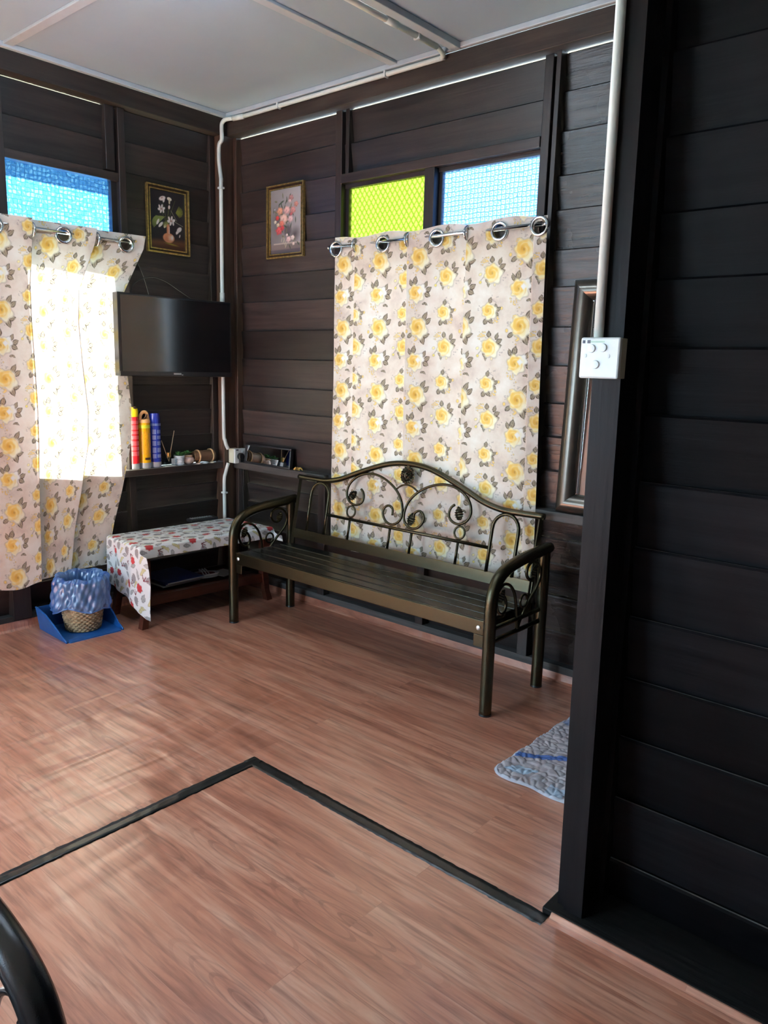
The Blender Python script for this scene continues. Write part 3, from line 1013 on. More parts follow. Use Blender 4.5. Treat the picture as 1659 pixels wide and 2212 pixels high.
    b = MB().lathe([(0.020, 0), (0.019, 0.004), (0.012, 0.007), (0.009, 0.014), (0.006, 0.017), (0, 0.018)], n=18,
                   M=Matrix(((1, 0, 0), (0, 0.196, -0.98), (0, 0.98, 0.196))).to_4x4())
    b.v = [tuple(Vector(p) + ctr) for p in b.v]
    b.build('rosette_button', 'bench_metal', t, angle=40)
    box('rosette_tab', (BX - 0.012, ctr.y - 0.002, 0.996), (BX + 0.006, ctr.y + 0.012, 1.014), 'bench_metal', t)
    # arms
    for s in (-1, 1):
        x = BX + s * 0.909
        a = [(-.630, 0.0), (-.630, .20), (-.630, .40), (-.630, .50), (-.621, .566), (-.588, .624), (-.535, .658), (-.46, .678), (-.353, .692), (-.24, .700), (-.132, .707)]
        p = [Vector((x, yy, zz)) for yy, zz in a]
        MB().tube(smooth_path(p, 5), 0.0285, 16).build('arm', 'bench_metal', t, smooth=True)
        MB().tube([(x, -.172, 0.0), (x, -.172, .69)], 0.0285, 16).build('rear_leg', 'bench_metal', t, angle=50)
        for yy in (-.630, -.172):
            MB().lathe([(0.0292, 0.0), (0.0292, 0.008), (0.0286, 0.009)], (x, yy, 0.0), 16).build('foot_cap', 'plastic_black', t, angle=50)
        MB().tube([(x, -.61, .346), (x, -.19, .346)], 0.0115, 8).build('arm_stretcher', 'bench_metal', t, smooth=True)
        MB().tube([(x, -.61, .405), (x, -.19, .405)], 0.0115, 8).build('arm_stretcher', 'bench_metal', t, smooth=True)
        up = [(-.262, .628), (-.258, .600), (-.28, .576), (-.310, .580), (-.334, .608), (-.326, .643), (-.292, .660), (-.246, .652), (-.214, .621), (-.203, .577), (-.227, .531), (-.277, .487), (-.325, .440), (-.37, .39), (-.388, .352)]
        MB().tube(smooth_path([(x, yy, zz) for yy, zz in up], 5), 0.0075, 8).build('arm_scroll', 'bench_metal', t, smooth=True)
        lo = [(-.548, .555), (-.520, .535), (-.503, .500), (-.512, .470), (-.539, .461), (-.572, .482), (-.586, .530), (-.569, .579), (-.528, .598), (-.480, .584), (-.44, .544), (-.418, .490), (-.405, .42), (-.398, .352)]
        MB().tube(smooth_path([(x, yy, zz) for yy, zz in lo], 5), 0.0075, 8).build('arm_scroll', 'bench_metal', t, smooth=True)
        MB().ring((x, -.347, .482), 0.030, 0.006, (0, 1, 0), (0, 0, 1), 22).build('arm_ring', 'bench_metal', t, smooth=True)
        for yy, zz, an in ((-.542, .545, 65), (-.262, .606, 75)):
            m = MB()
            an = math.radians(an)
            leaf_shape(m, (x + 0.004, yy, zz), (0, math.cos(an), math.sin(an)), (0, -math.sin(an), math.cos(an)), (1, 0, 0), 0.066, 0.027)
            m.build('arm_leaf', 'bench_metal', t, angle=35)
    return t


bench = make_bench()


def copy_tree(o, parent=None):
    c = o.copy()
    col.objects.link(c)
    if parent is not None:
        c.parent = parent
    for ch in [x for x in col.objects if x.parent == o]:
        copy_tree(ch, c)
    return c


# the second bench, nearest the camera: only its arm reaches into the frame
bench2 = copy_tree(bench)
bench2.rotation_euler = (0, 0, math.pi / 2)
bench2.location = (3.44 - 0.23, -3.02 - 0.909, 0.0)
bench2['label'] = 'black tubular arm of a second metal bench at the lower left corner'
for ch in [o for o in col.objects if o.parent == bench2]:
    if ch.data.materials[0].name in ('bench_metal', 'bench_seat'):
        ch.material_slots[0].link = 'OBJECT'
        ch.material_slots[0].material = M['bench_black']

# ------------------------------------------------------------------ printed patterns (computed per vertex)
class Print:
    """flat colour print evaluated at fabric coordinates u, v (metres); tile = repeat or None"""

    def __init__(s, u, v, tile=None):
        s.u, s.v, s.tile = u, v, tile
        s.c = np.zeros(u.shape + (3,))
        s.a = np.zeros(u.shape)

    def loc(s, cx, cy, ang=0.0):
        dx, dy = s.u - cx, s.v - cy
        if s.tile:
            tx, ty = s.tile
            dx = (dx + tx / 2) % tx - tx / 2
            dy = (dy + ty / 2) % ty - ty / 2
        ca, sa = math.cos(ang), math.sin(ang)
        return dx * ca + dy * sa, -dx * sa + dy * ca

    def put(s, m, colr):
        m = np.clip(m, 0, 1)
        s.c = s.c * (1 - m[..., None]) + np.array(colr) * m[..., None]
        s.a = np.maximum(s.a, m)

    def ell(s, cx, cy, a, b, ang, colr, soft=0.25, op=1.0):
        x, y = s.loc(cx, cy, ang)
        r = np.sqrt((x / a) ** 2 + (y / b) ** 2)
        s.put(np.clip((1 - r) / soft, 0, 1) * op, colr)

    def leaf(s, cx, cy, ln, wd, ang, edge, fill):
        ln, wd = ln * 1.16, wd * 1.22
        x, y = s.loc(cx, cy, ang)
        t = np.clip(x / ln + 0.5, 0, 1)
        w = wd * np.sin(np.pi * t ** 0.8)
        ins = (x > -ln / 2) & (x < ln / 2)
        q = np.where(ins, np.abs(y) / np.maximum(w, 1e-5), 9)
        s.put((q < 1.0) * 1.0, edge)
        s.put(np.clip((0.72 - q) * 5, 0, 1) * np.clip((t - 0.10) * 8, 0, 1) * (np.abs(y) > wd * 0.06), fill)

    def lobed(s, cx, cy, R, k, amp, ph, colr, soft=0.12, sq=1.0, op=1.0):
        x, y = s.loc(cx, cy)
        y = y / sq
        th = np.arctan2(y, x)
        r = np.hypot(x, y) / (R * (1 + amp * np.cos(k * th + ph)))
        s.put(np.clip((1 - r) / soft, 0, 1) * op, colr)

    def stroke(s, x0, y0, x1, y1, w, colr, op=1.0):
        x, y = s.loc((x0 + x1) / 2, (y0 + y1) / 2, math.atan2(y1 - y0, x1 - x0))
        ln = math.hypot(x1 - x0, y1 - y0) / 2
        d = np.hypot(np.maximum(np.abs(x) - ln, 0), y)
        s.put(np.clip((w - d) / (w * 0.4), 0, 1) * op, colr)

    def rgba(s):
        return np.concatenate([s.c, s.a[..., None]], -1)


LE, LF = (0.070, 0.055, 0.038), (0.33, 0.295, 0.215)


def rose(p, cx, cy, R, ph, deep=1.0, white=(1, -1)):
    R *= 1.08
    ye, pale, org = (0.83, 0.58, 0.15), (0.85, 0.76, 0.42), (0.70, 0.38, 0.06)
    # outer whitish petals to one side
    p.lobed(cx + white[0] * R * .30, cy + white[1] * R * .22, R * .98, 5, .14, ph + 1, (0.87, 0.84, 0.66), .25)
    p.lobed(cx, cy, R * .96, 6, .12, ph, pale, .22)
    p.lobed(cx - white[0] * R * .10, cy - white[1] * R * .05, R * .74, 5, .14, ph + .6, ye, .25)
    x, y = p.loc(cx, cy)
    r = np.hypot(x, y) / R
    th = np.arctan2(y, x)
    sw = np.sin(2.0 * th + r * 15 + ph)
    p.put(np.where((r < .95) & (p.a > .5), np.clip((sw - .55) * 3, 0, 1) * .55, 0), (0.74, 0.50, 0.14))
    p.put(np.where((r < .95) & (p.a > .5), np.clip((-sw - .70) * 3, 0, 1) * .55, 0), (0.90, 0.84, 0.58))
    p.ell(cx - white[0] * R * .12, cy, R * .36, R * .42, .4, org, .7, deep)
    p.ell(cx + white[0] * R * .04, cy - R * .05, R * .13, R * .20, .2, (0.42, 0.22, 0.06), .8, .8 * deep)


def berries(p, cx, cy, n, sp, sd):
    q = np.random.default_rng(sd)
    for _ in range(n):
        p.ell(cx + q.normal(0, sp), cy + q.normal(0, sp), .0055, .0055, 0, (0.84, 0.62, 0.22), .5)
    for _ in range(n // 2):
        p.ell(cx + q.normal(0, sp), cy + q.normal(0, sp), .003, .003, 0, (0.36, 0.26, 0.10), .5, .7)


def sprig(p, cx, cy, n, sp, sd):
    q = np.random.default_rng(sd)
    for _ in range(n):
        an = q.uniform(0, 3.1)
        p.ell(cx + q.normal(0, sp), cy + q.normal(0, sp), .0052, .0026, an, (0.44, 0.34, 0.36), .5, .65)


CT = (0.345, 0.362)


def curtain_tile(nu=480, nv=504):
    T = CT
    u, v = np.meshgrid((np.arange(nu) + .5) / nu * T[0], (np.arange(nv) + .5) / nv * T[1])
    p = Print(u, v, T)
    # 1: big orange rose with leaves right
    x, y = .085, .270
    berries(p, x - .030, y + .040, 10, .012, 1)
    berries(p, x - .012, y - .062, 12, .012, 2)
    sprig(p, x + .01, y + .065, 6, .010, 3)
    sprig(p, x - .07, y + .005, 6, .010, 31)
    for (dx, dy, l, w, a) in ((.048, .054, .052, .012, 1.0), (.070, .030, .044, .012, .7), (.056, -.045, .050, .013, .25), (.036, -.070, .048, .015, -1.2), (-.046, -.044, .040, .010, .6)):
        p.leaf(x + dx, y + dy, l, w, a, LE, LF)
    p.ell(x - .070, y - .024, .010, .012, 0, (0.82, 0.60, 0.20), .4)
    rose(p, x, y, .052, .3, 1.0, (1, -1))
    # 2: rose with white petals
    x, y = .075, .088
    berries(p, x - .02, y - .066, 14, .015, 4)
    for (dx, dy, l, w, a) in ((-.038, .052, .036, .009, 1.9), (-.010, .062, .042, .013, 1.35), (.060, .040, .036, .010, 1.1), (.080, .014, .038, .012, .5), (.072, -.014, .036, .013, -.4), (.052, -.058, .026, .005, .3), (.064, -.062, .022, .005, -.6)):
        p.leaf(x + dx, y + dy, l, w, a, LE, LF)
    p.lobed(x + .030, y + .012, .034, 5, .14, 1.0, (0.84, 0.84, 0.79), .25)
    rose(p, x - .008, y - .002, .045, 1.7, .8, (1, -1))
    p.lobed(x + .020, y + .006, .016, 4, .15, .4, (0.88, 0.88, 0.84), .4)
    # 3: small rose
    x, y = .250, .345
    sprig(p, x + .03, y + .062, 9, .014, 5)
    sprig(p, x - .045, y + .01, 6, .010, 6)
    berries(p, x + .055, y - .045, 10, .011, 7)
    p.ell(x + .074, y + .010, .011, .010, 0, (0.86, 0.62, 0.22), .4)
    for (dx, dy, l, w, a) in ((.010, .050, .030, .010, 1.3), (.044, .020, .028, .006, 1.9), (.058, .006, .032, .009, .5), (.050, -.020, .026, .009, -.6), (-.012, -.052, .034, .011, 1.1), (.016, -.052, .032, .010, -.8)):
        p.leaf(x + dx, y + dy, l, w, a, LE, LF)
    rose(p, x, y, .038, 2.6, .8, (1, -1))
    # 4: yellow rose with a bud on a stalk
    x, y = .262, .165
    berries(p, x - .035, y + .056, 14, .012, 8)
    sprig(p, x + .062, y - .022, 8, .010, 9)
    p.stroke(x - .042, y - .014, x - .062, y - .036, .0016, (0.20, 0.17, 0.12))
    p.ell(x - .066, y - .006, .012, .009, .4, (0.84, 0.74, 0.38), .4)
    p.ell(x - .064, y - .044, .010, .009, .2, (0.76, 0.64, 0.18), .4)
    for (dx, dy, l, w, a) in ((-.002, .064, .030, .011, 1.6), (.044, .054, .034, .009, 1.2), (.058, .030, .036, .010, .5), (.060, .006, .026, .010, .3), (-.022, -.044, .034, .006, -.7), (-.018, -.056, .026, .006, -1.5)):
        p.leaf(x + dx, y + dy, l, w, a, LE, LF)
    rose(p, x, y, .046, 4.0, .75, (1, -1))
    p.ell(x + .018, y - .058, .008, .010, 0, (0.83, 0.72, 0.40), .5)
    return p.rgba()


TILE = curtain_tile()


def curtain_print(u, v):
    nv, nu = TILE.shape[:2]
    a, b = (u / CT[0] * nu - .5) % nu, (v / CT[1] * nv - .5) % nv
    i, j = np.floor(a).astype(int), np.floor(b).astype(int)
    fa, fb = (a - i)[..., None], (b - j)[..., None]
    i, j = i % nu, j % nv
    i2, j2 = (i + 1) % nu, (j + 1) % nv
    return (TILE[j, i] * (1 - fa) + TILE[j, i2] * fa) * (1 - fb) + (TILE[j2, i] * (1 - fa) + TILE[j2, i2] * fa) * fb


# ------------------------------------------------------------------ curtains
def cut(U, Z, holes, r):
    """quads kept: outside the eyelet holes"""
    cu = (U[:-1, :-1] + U[1:, 1:]) / 2
    cz = (Z[:-1, :-1] + Z[1:, 1:]) / 2
    k = np.ones(cu.shape, bool)
    for (a, z) in holes:
        k &= np.hypot(cu - a, cz - z) > r
    return k


def saw(s, B0, per, jump=0.10):
    """along-fabric parameter -> (station along the rod, depth 0..1 front to back); depth steps at each B"""
    n = np.floor(s)
    t = s - n
    a = np.clip(t / (1 - jump), 0, 1)
    j = np.clip((t - (1 - jump)) / jump, 0, 1)
    st = B0 + per * (n + a - 0.03 * np.sin(j * np.pi))
    dep = np.where(t < 1 - jump, a ** 0.9, 1 - (3 * j ** 2 - 2 * j ** 3))
    return st, dep


RZ = 2.228
# -- wide curtain on the bench wall
B0, PER = 1.258, 0.3865
s0, s1 = -0.53, 3.14
ns, nz = 520, 640
S = np.linspace(s0, s1, ns)[None, :]
Z = np.linspace(2.272, 0.440, nz)[:, None]
st, dep = saw(S, B0, PER)
St, Dp, Zz = np.broadcast_to(st, (nz, ns)).copy(), np.broadcast_to(dep, (nz, ns)).copy(), np.broadcast_to(Z, (nz, ns)).copy()
k = np.clip((2.272 - Zz) / 1.83, 0, 1)
amp = 0.050 * (1 - 0.62 * k)
Y = -0.106 + amp * Dp + 0.004 * np.sin(Zz * 5 + St * 7) * np.clip(k * 3, 0, 1) * np.clip(1.6 - 2.6 * k, 0, 1) + 0.032 * k
X = St + 0.016 * np.sin(k * 3.1 + St * 2.2) * k * 1.2 - 0.012 * k * (St < 1.3) + 0.012 * k
ztop = 0.010 * np.sin((S - 0.3) * 2 * math.pi)
Zc = Zz + np.where(k < 0.05, (1 - k / 0.05) * ztop, 0) + 0.010 * k ** 6 * np.sin(St * 9)
fab_u = np.broadcast_to((S - s0) * 0.445, (nz, ns))
rgba = curtain_print(fab_u + 0.02, Zz - 0.44 + 0.03)
A_R = [1.085, 1.449, 1.824, 2.208, 2.442]
holes = [(a, RZ - 0.012) for a in A_R]
curt = thing('floral_curtain', (1.75, -0.09, 0.44), 'wide curtain with yellow roses hanging behind the metal bench', 'curtain', 'flowered curtains')
grid_object('cloth', np.stack([X, Y, Zc], -1), cut(X, Zz, holes, 0.031), 'curtain_cloth', curt, rgba)


def eyelet(parent, c, axis_u, R=0.040, r=0.0085):
    MB().ring(c, R, r, axis_u, (0, 0, 1), 26, 8).build('eyelet', 'chrome', parent, smooth=True)


def depth_at(x):
    i = np.argmin(np.abs(X[28] - x))
    return float(Y[28, i])


for a in A_R:
    eyelet(curt, (a, depth_at(a) - 0.004, RZ - 0.012), (0.99, 0.11, 0))
for kk in range(3):
    eyelet(curt, (B0 + PER * kk + 0.002, -0.090, RZ - 0.008), (0.16, 0.98, 0), 0.036, 0.007)
rod = thing('curtain_rod', (1.74, -0.088, RZ), 'thin chrome rod carrying the wide flowered curtain', 'curtain rod', 'chrome curtain rods')
MB().tube([(1.030, -0.081, RZ), (2.455, -0.081, RZ)], 0.0098, 12).build('pole', 'chrome', rod, smooth=True)
for x in (1.026, 2.459):
    MB().lathe([(0.0, -0.010), (0.008, -0.008), (0.011, 0.0), (0.008, 0.008), (0.0, 0.010)], (x, -0.081, RZ), 14, 'X').build('finial', 'chrome', rod, smooth=True)
for x in (1.06, 2.41):
    MB().tube([(x, -0.081, RZ), (x, -0.03, RZ)], 0.005, 8).build('bracket', 'chrome', rod, smooth=True)

# -- sunlit curtain on the television wall
PERL = 0.372
s0, s1 = -0.42, 2.76
ns, nz = 480, 640
S = np.linspace(s0, s1, ns)[None, :]
Z = np.linspace(2.276, 0.275, nz)[:, None]
stY, dep = saw(S, -1.791, PERL)              # folds at y = -1.791, -1.419, -1.047
St = np.broadcast_to(stY, (nz, ns)).copy()
Dp = 1 - np.broadcast_to(dep, (nz, ns)).copy()
Zz = np.broadcast_to(Z, (nz, ns)).copy()
k = np.clip((2.276 - Zz) / 2.0, 0, 1)
XL = 0.088 + 0.052 * (1 - 0.4 * k) * (1 - Dp)
XL += 0.008 * np.sin(Zz * 6 + St * 5) * k
ez = np.array([2.30, 2.20, 2.10, 1.93, 1.75, 1.45, 1.26, 1.05, 0.92, 0.75, 0.55, 0.27])
ey = np.array([-.770, -.792, -.845, -.935, -.945, -.920, -.900, -.912, -.945, -.985, -1.040, -1.095])
edge = np.interp(-Zz, -ez, ey)
w = np.clip((St + 1.65) / (1.65 - 0.77), 0, 1)
w = w * w * (3 - 2 * w)
YL = St + (edge + 0.772) * w
low = 0.022 * np.exp(-((St + 1.60) / 0.10) ** 2) - 0.03 * np.clip((St + 1.55) / 0.5, 0, 1)
Zc = Zz - k ** 5 * low
rgba = curtain_print(np.broadcast_to((S - s0) * 0.43, (nz, ns)) + 0.05, Zz - 0.275 + 0.20)
A_L = [-1.612, -1.241, -0.862]
curl = thing('floral_curtain', (0.10, -1.3, 0.275), 'sunlit flowered curtain left of the television', 'curtain', 'flowered curtains')
grid_object('cloth', np.stack([XL, YL, Zc], -1), cut(YL, Zz, [(a, RZ - 0.014) for a in A_L], 0.031), 'curtain_cloth', curl, rgba)
for a in A_L:
    i = np.argmin(np.abs(YL[28] - a))
    eyelet(curl, (float(XL[28, i]) + 0.004, a, RZ - 0.014), (0.20, 0.96, 0))
for yy in (-1.419, -1.049):
    eyelet(curl, (0.116, yy - 0.002, RZ - 0.010), (0.98, 0.16, 0), 0.036, 0.007)
rodl = thing('curtain_rod', (0.114, -1.3, RZ), 'thin chrome rod carrying the sunlit curtain', 'curtain rod', 'chrome curtain rods')
MB().tube([(0.114, -2.0, RZ), (0.114, -0.835, RZ)], 0.0098, 12).build('pole', 'chrome', rodl, smooth=True)
MB().lathe([(0.0, -0.010), (0.008, -0.008), (0.011, 0.0), (0.008, 0.008), (0.0, 0.010)], (0.114, -0.832, RZ), 14, 'Y').build('finial', 'chrome', rodl, smooth=True)
MB().tube([(0.114, -0.862, RZ), (0.02, -0.862, RZ)], 0.005, 8).build('bracket', 'chrome', rodl, smooth=True)

# ------------------------------------------------------------------ television
tv = thing('television', (0.15, -0.56, 1.45), 'black flat screen television hanging in the corner', 'television')
box('case', (0.135, -0.972, 1.452), (0.192, -0.150, 1.936), 'tv_case', tv, bev=0.006)
box('screen', (0.190, -0.956, 1.482), (0.1945, -0.166, 1.922), 'tv_screen', tv)
box('bezel', (0.188, -0.970, 1.456), (0.1965, -0.152, 1.482), 'tv_case', tv, bev=0.002)
lg = MB()
for i in range(9):
    lg.box((0.196, -0.604 + i * 0.0062, 1.4640), (0.1975, -0.604 + i * 0.0062 + 0.0042, 1.4740))
lg.box((0.196, -0.546, 1.4610), (0.1975, -0.536, 1.4650))
lg.build('maker_mark', 'logo_grey', tv)
box('wall_bracket', (0.034, -0.66, 1.60), (0.135, -0.46, 1.80), 'tv_case', tv, bev=0.004)
ac = thing('television_cable', (0.03, -0.6, 1.93), 'thin black cable arching over the top of the television', 'cable')
MB().tube(smooth_path([(0.05, -0.80, 1.90), (0.035, -0.77, 2.00), (0.03, -0.66, 2.055), (0.03, -0.55, 2.045), (0.03, -0.42, 1.985), (0.05, -0.30, 1.92)], 8), 0.0035, 6).build('strand', 'cable', ac, smooth=True)
ac = thing('aerial_cable', (0.03, -0.65, 1.93), 'thin black cable hanging down behind the curtain edge to the television', 'cable')
MB().tube(smooth_path([(0.03, -0.80, 2.19), (0.03, -0.745, 2.15), (0.03, -0.70, 2.07), (0.03, -0.672, 1.99), (0.05, -0.66, 1.90)], 8), 0.0035, 6).build('strand', 'cable', ac, smooth=True)


# ------------------------------------------------------------------ pictures
def picture_print(kind, n=110, m=160):
    u, v = np.meshgrid(np.linspace(0, 1, n), np.linspace(0, 1, m))      # v up
    p = Print(u, v)
    asp = 0.66

    def E(x, y, a, b, ang, c, soft=.3, op=1.0):
        p.ell(x, y, a, b, ang, c, soft, op)

    if kind == 0:
        p.put(np.ones_like(u), (0.022, 0.021, 0.024))
        p.put(np.clip((0.17 - v + 0.05 * u) * 14, 0, 1), (0.12, 0.055, 0.03))
        p.put(np.clip((0.10 - v + 0.03 * u) * 14, 0, 1) * .7, (0.055, 0.025, 0.018))
        E(.60, .10, .25, .022, -.08, (0.27, 0.22, 0.045), .8)
        for i in range(16):                                            # palm fans
            a = 2.35 + i * .085
            p.stroke(.42, .56, .42 + .36 * math.cos(a), .53 + .17 * math.sin(a) - .10, .006, (0.20, 0.24, 0.07))
        for i in range(14):
            a = -1.0 + i * .16
            p.stroke(.74, .66, .74 + .20 * math.cos(a), .68 + .11 * math.sin(a), .006, (0.17, 0.18, 0.035))
        for x1, y1 in ((.36, .86), (.56, .88), (.30, .68), (.56, .76), (.72, .86), (.55, .50)):
            p.stroke(.48, .44, x1, y1, .008, (0.075, 0.09, 0.035))
        p.stroke(.60, .68, .76, .52, .006, (0.22, 0.21, 0.16)); p.stroke(.62, .52, .94, .44, .006, (0.20, 0.20, 0.15))
        W = (0.68, 0.60, 0.57)
        E(.36, .865, .105, .042, .25, W); E(.40, .84, .05, .03, 1.2, W); E(.35, .875, .04, .018, .3, (0.45, 0.30, 0.26))
        E(.56, .875, .075, .034, -.1, (0.70, 0.63, 0.52)); E(.56, .83, .028, .05, 0, (0.55, 0.47, 0.33))
        for (cx, cy, R) in ((.33, .685, .060), (.60, .505, .066)):
            for i in range(6):
                a = i * math.pi / 3 + .3
                E(cx + R * 1.15 * math.cos(a), cy + R * .72 * math.sin(a), R * .74, R * .42, a * .9, W)
            E(cx, cy, R * .5, R * .34, 0, (0.52, 0.27, 0.20), .9)
        E(.55, .735, .04, .030, 1.2, W)
        E(.22, .455, .07, .030, .9, W); E(.30, .415, .085, .032, .6, W); E(.42, .40, .05, .03, .7, (0.62, 0.56, 0.38))
        E(.83, .375, .085, .045, .4, W); E(.80, .345, .07, .024, .9, W); E(.75, .315, .022, .034, -.4, W); E(.84, .265, .016, .034, -.4, W)
        E(.45, .435, .11, .06, .2, (0.22, 0.23, 0.07), .6, .8)
        VC = (0.52, 0.22, 0.11)
        E(.52, .205, .175, .090, 0, VC, .15); p.stroke(.51, .28, .51, .40, .050, VC)
        E(.57, .205, .10, .075, 0, (0.62, 0.40, 0.28), .8); E(.62, .215, .05, .055, 0, (0.66, 0.62, 0.60), .8); p.stroke(.535, .29, .535, .39, .018, (0.64, 0.48, 0.40), .8)
        E(.46, .19, .09, .06, 0, (0.42, 0.15, 0.08), .9, .7)
    else:
        g = np.clip(.35 + .5 * u + .25 * (v - .5), 0, 1)[..., None]
        p.c = np.array((0.055, 0.055, 0.068)) * (1 - g) + np.array((0.34, 0.35, 0.36)) * g
        p.a[:] = 1
        E(.78, .28, .22, .14, .3, (0.055, 0.055, 0.06), .9, .9); E(.25, .5, .25, .3, 0, (0.05, 0.055, 0.06), .9, .6)
        p.put(np.clip((0.155 - v) * 60, 0, 1), (0.15, 0.135, 0.13)); p.put(np.clip((0.075 - v) * 60, 0, 1), (0.085, 0.08, 0.09))
        p.put(np.clip((0.012 - np.abs(v - .160)) * 200, 0, 1) * (u > .1), (0.36, 0.33, 0.29))
        E(.55, .35, .16, .12, 0, (0.09, 0.085, 0.10), .5)
        q = np.random.default_rng(3)
        for _ in range(60):
            x, y = q.normal(.5, .19), q.normal(.55, .16)
            E(x, y, .06, .018, q.uniform(0, 3.1), (0.045, 0.075, 0.045) if q.random() < .7 else (0.12, 0.13, 0.07), .5)
        for (x, y, R, c) in ((.66, .845, .085, (0.38, 0.20, 0.20)), (.62, .80, .05, (0.62, 0.48, 0.48)), (.82, .74, .075, (0.52, 0.24, 0.20)),
                             (.30, .665, .105, (0.68, 0.34, 0.22)), (.52, .665, .115, (0.70, 0.44, 0.42)), (.72, .655, .095, (0.56, 0.26, 0.24)),
                             (.66, .60, .05, (0.5, 0.13, 0.14)), (.22, .565, .065, (0.60, 0.07, 0.07)), (.42, .535, .145, (0.74, 0.50, 0.43)),
                             (.64, .525, .095, (0.70, 0.48, 0.49)), (.15, .505, .050, (0.66, 0.62, 0.50)), (.24, .455, .06, (0.66, 0.60, 0.42)),
                             (.36, .47, .085, (0.70, 0.22, 0.16)), (.27, .365, .115, (0.58, 0.10, 0.11)), (.38, .40, .07, (0.52, 0.07, 0.08)),
                             (.53, .285, .040, (0.70, 0.62, 0.60)), (.58, .215, .085, (0.70, 0.52, 0.52)), (.71, .235, .070, (0.72, 0.64, 0.60)), (.74, .14, .045, (0.72, 0.62, 0.56)),
                             (.13, .70, .030, (0.35, 0.42, 0.52))):
            p.lobed(x, y, R, 5, .14, R * 90, tuple(k * .62 for k in c), .3, .62)
            p.lobed(x + R * .1, y + R * .10, R * .78, 5, .12, R * 70, c, .5, .62)
            p.ell(x - R * .08, y - R * .03, R * .32, R * .20, .4, tuple(k * .45 for k in c), .9, .85)
        for (x, y, a) in ((.36, .215, 1.2), (.42, .19, .9), (.47, .16, 1.4), (.50, .12, 1.0), (.44, .23, 2.0)):
            E(x, y, .05, .012, a, (0.42, 0.42, 0.30), .5)
        p.stroke(.71, .50, .71, .36, .004, (0.45, 0.38, 0.28))
    return p.rgba()


def picture(kind, fn, w, h, label):
    """fn(a, b, d): across, up, out of the wall -> world"""
    root = thing('picture_frame', fn(0, 0, 0), label, 'picture', 'gilt framed flower pictures')
    a0, b0 = -w / 2, -h / 2

    def bx(name, a, b, c, d, o0, o1, mat):
        m = MB()
        m.prism([(a, b), (c, b), (c, d), (a, d)], lambda p, q: fn(p, q, o0), lambda p, q: fn(p, q, o1))
        m.build(name, mat, root)
    t = 0.026
    # moulding: gilt outer bead, dark hollow, gilt inner bead, as mitred lengths
    for name, e0, e1, out, mat in (('outer_bead', 0.0, 0.008, 0.024, 'gold'), ('hollow', 0.008, 0.021, 0.015, 'frame_dark'), ('inner_bead', 0.021, 0.027, 0.018, 'gold')):
        for side in range(4):
            A = [(a0 + e0, b0 + e0), (-a0 - e0, b0 + e0), (-a0 - e0, -b0 - e0), (a0 + e0, -b0 - e0)]
            B = [(a0 + e1, b0 + e1), (-a0 - e1, b0 + e1), (-a0 - e1, -b0 - e1), (a0 + e1, -b0 - e1)]
            i, j = side, (side + 1) % 4
            m = MB()
            m.prism([A[i], A[j], B[j], B[i]], lambda p, q: fn(p, q, 0.003), lambda p, q, o=out: fn(p, q, o))
            m.build(name, mat, root)
    bx('backing', a0 + .004, b0 + .004, -a0 - .004, -b0 - .004, 0.0, 0.006, 'frame_dark')
    n, m_ = 110, 160
    rg = picture_print(kind, n, m_)
    P = np.zeros((m_, n, 3))
    for jj, b in enumerate(np.linspace(b0 + t, -b0 - t, m_)):
        for ii, a in enumerate(np.linspace(a0 + t, -a0 - t, n)):
            P[jj, ii] = fn(a, b, 0.0085)
    grid_object('painted_sheet', P, None, 'canvas', root, rg)


picture(0, lambda a, b, d: Vector((0.012 + d, -0.505 + a, 2.411 + b)), 0.306, 0.400, 'gilt framed picture of white lilies in a clay vase')
picture(1, lambda a, b, d: Vector((0.582 + a, -0.012 - d, 2.428 + b)), 0.340, 0.440, 'gilt framed picture of pink and red roses')

# ------------------------------------------------------------------ conduits, socket, switch
pc = thing('conduit_pipe', (0.11, -0.16, 0.0), 'white plastic conduit running up the corner and along the ceiling', 'conduit')
vert = [(.112, -.160, .03), (.112, -.160, .50), (.112, -.160, .74), (.116, -.150, .80), (.125, -.135, .865)]
MB().tube(smooth_path(vert, 5), 0.0125, 12).build('lower_run', 'conduit_white', pc, smooth=True)
vert = [(.125, -.135, .962), (.118, -.155, 1.02), (.112, -.160, 1.12), (.112, -.160, 1.8), (.112, -.160, 2.64), (.108, -.155, 2.70), (.085, -.152, 2.82), (.085, -.150, 2.92), (.112, -.150, 2.95), (.112, -.150, 3.02), (.118, -.148, 3.05), (.15, -.140, 3.066), (.25, -.115, 3.066)]
MB().tube(smooth_path(vert, 6), 0.0125, 12).build('upper_run', 'conduit_white', pc, smooth=True)
MB().tube(smooth_path([(.25, -.115, 3.066), (1.0, -.115, 3.066), (1.78, -.115, 3.066), (1.835, -.118, 3.066), (1.862, -.145, 3.072), (1.868, -.20, 3.085)], 5), 0.0125, 12).build('ceiling_edge_run', 'conduit_white', pc, smooth=True)
MB().tube([(1.868, -.20, 3.085), (1.868, -1.28, 3.085)], 0.0135, 12).build('ceiling_run', 'conduit_white', pc, smooth=True)
for p0, p1 in (((.112, -.160, 1.93), (.112, -.160, 2.0)), ((.20, -.128, 3.066), (.29, -.115, 3.066)), ((1.868, -.50, 3.085), (1.868, -.58, 3.085))):
    MB().tube([p0, p1], 0.016, 12).build('coupling', 'conduit_white', pc, smooth=True)
for z in (.66, 1.85, 2.655):
    box('clip', (.094, -.176, z - .006), (.132, -.146, z + .006), 'plastic_white', pc, bev=0.002)
for x in (.62, 1.47):
    box('clip', (x - .006, -.133, 3.05), (x + .006, -.10, 3.083), 'plastic_white', pc, bev=0.002)
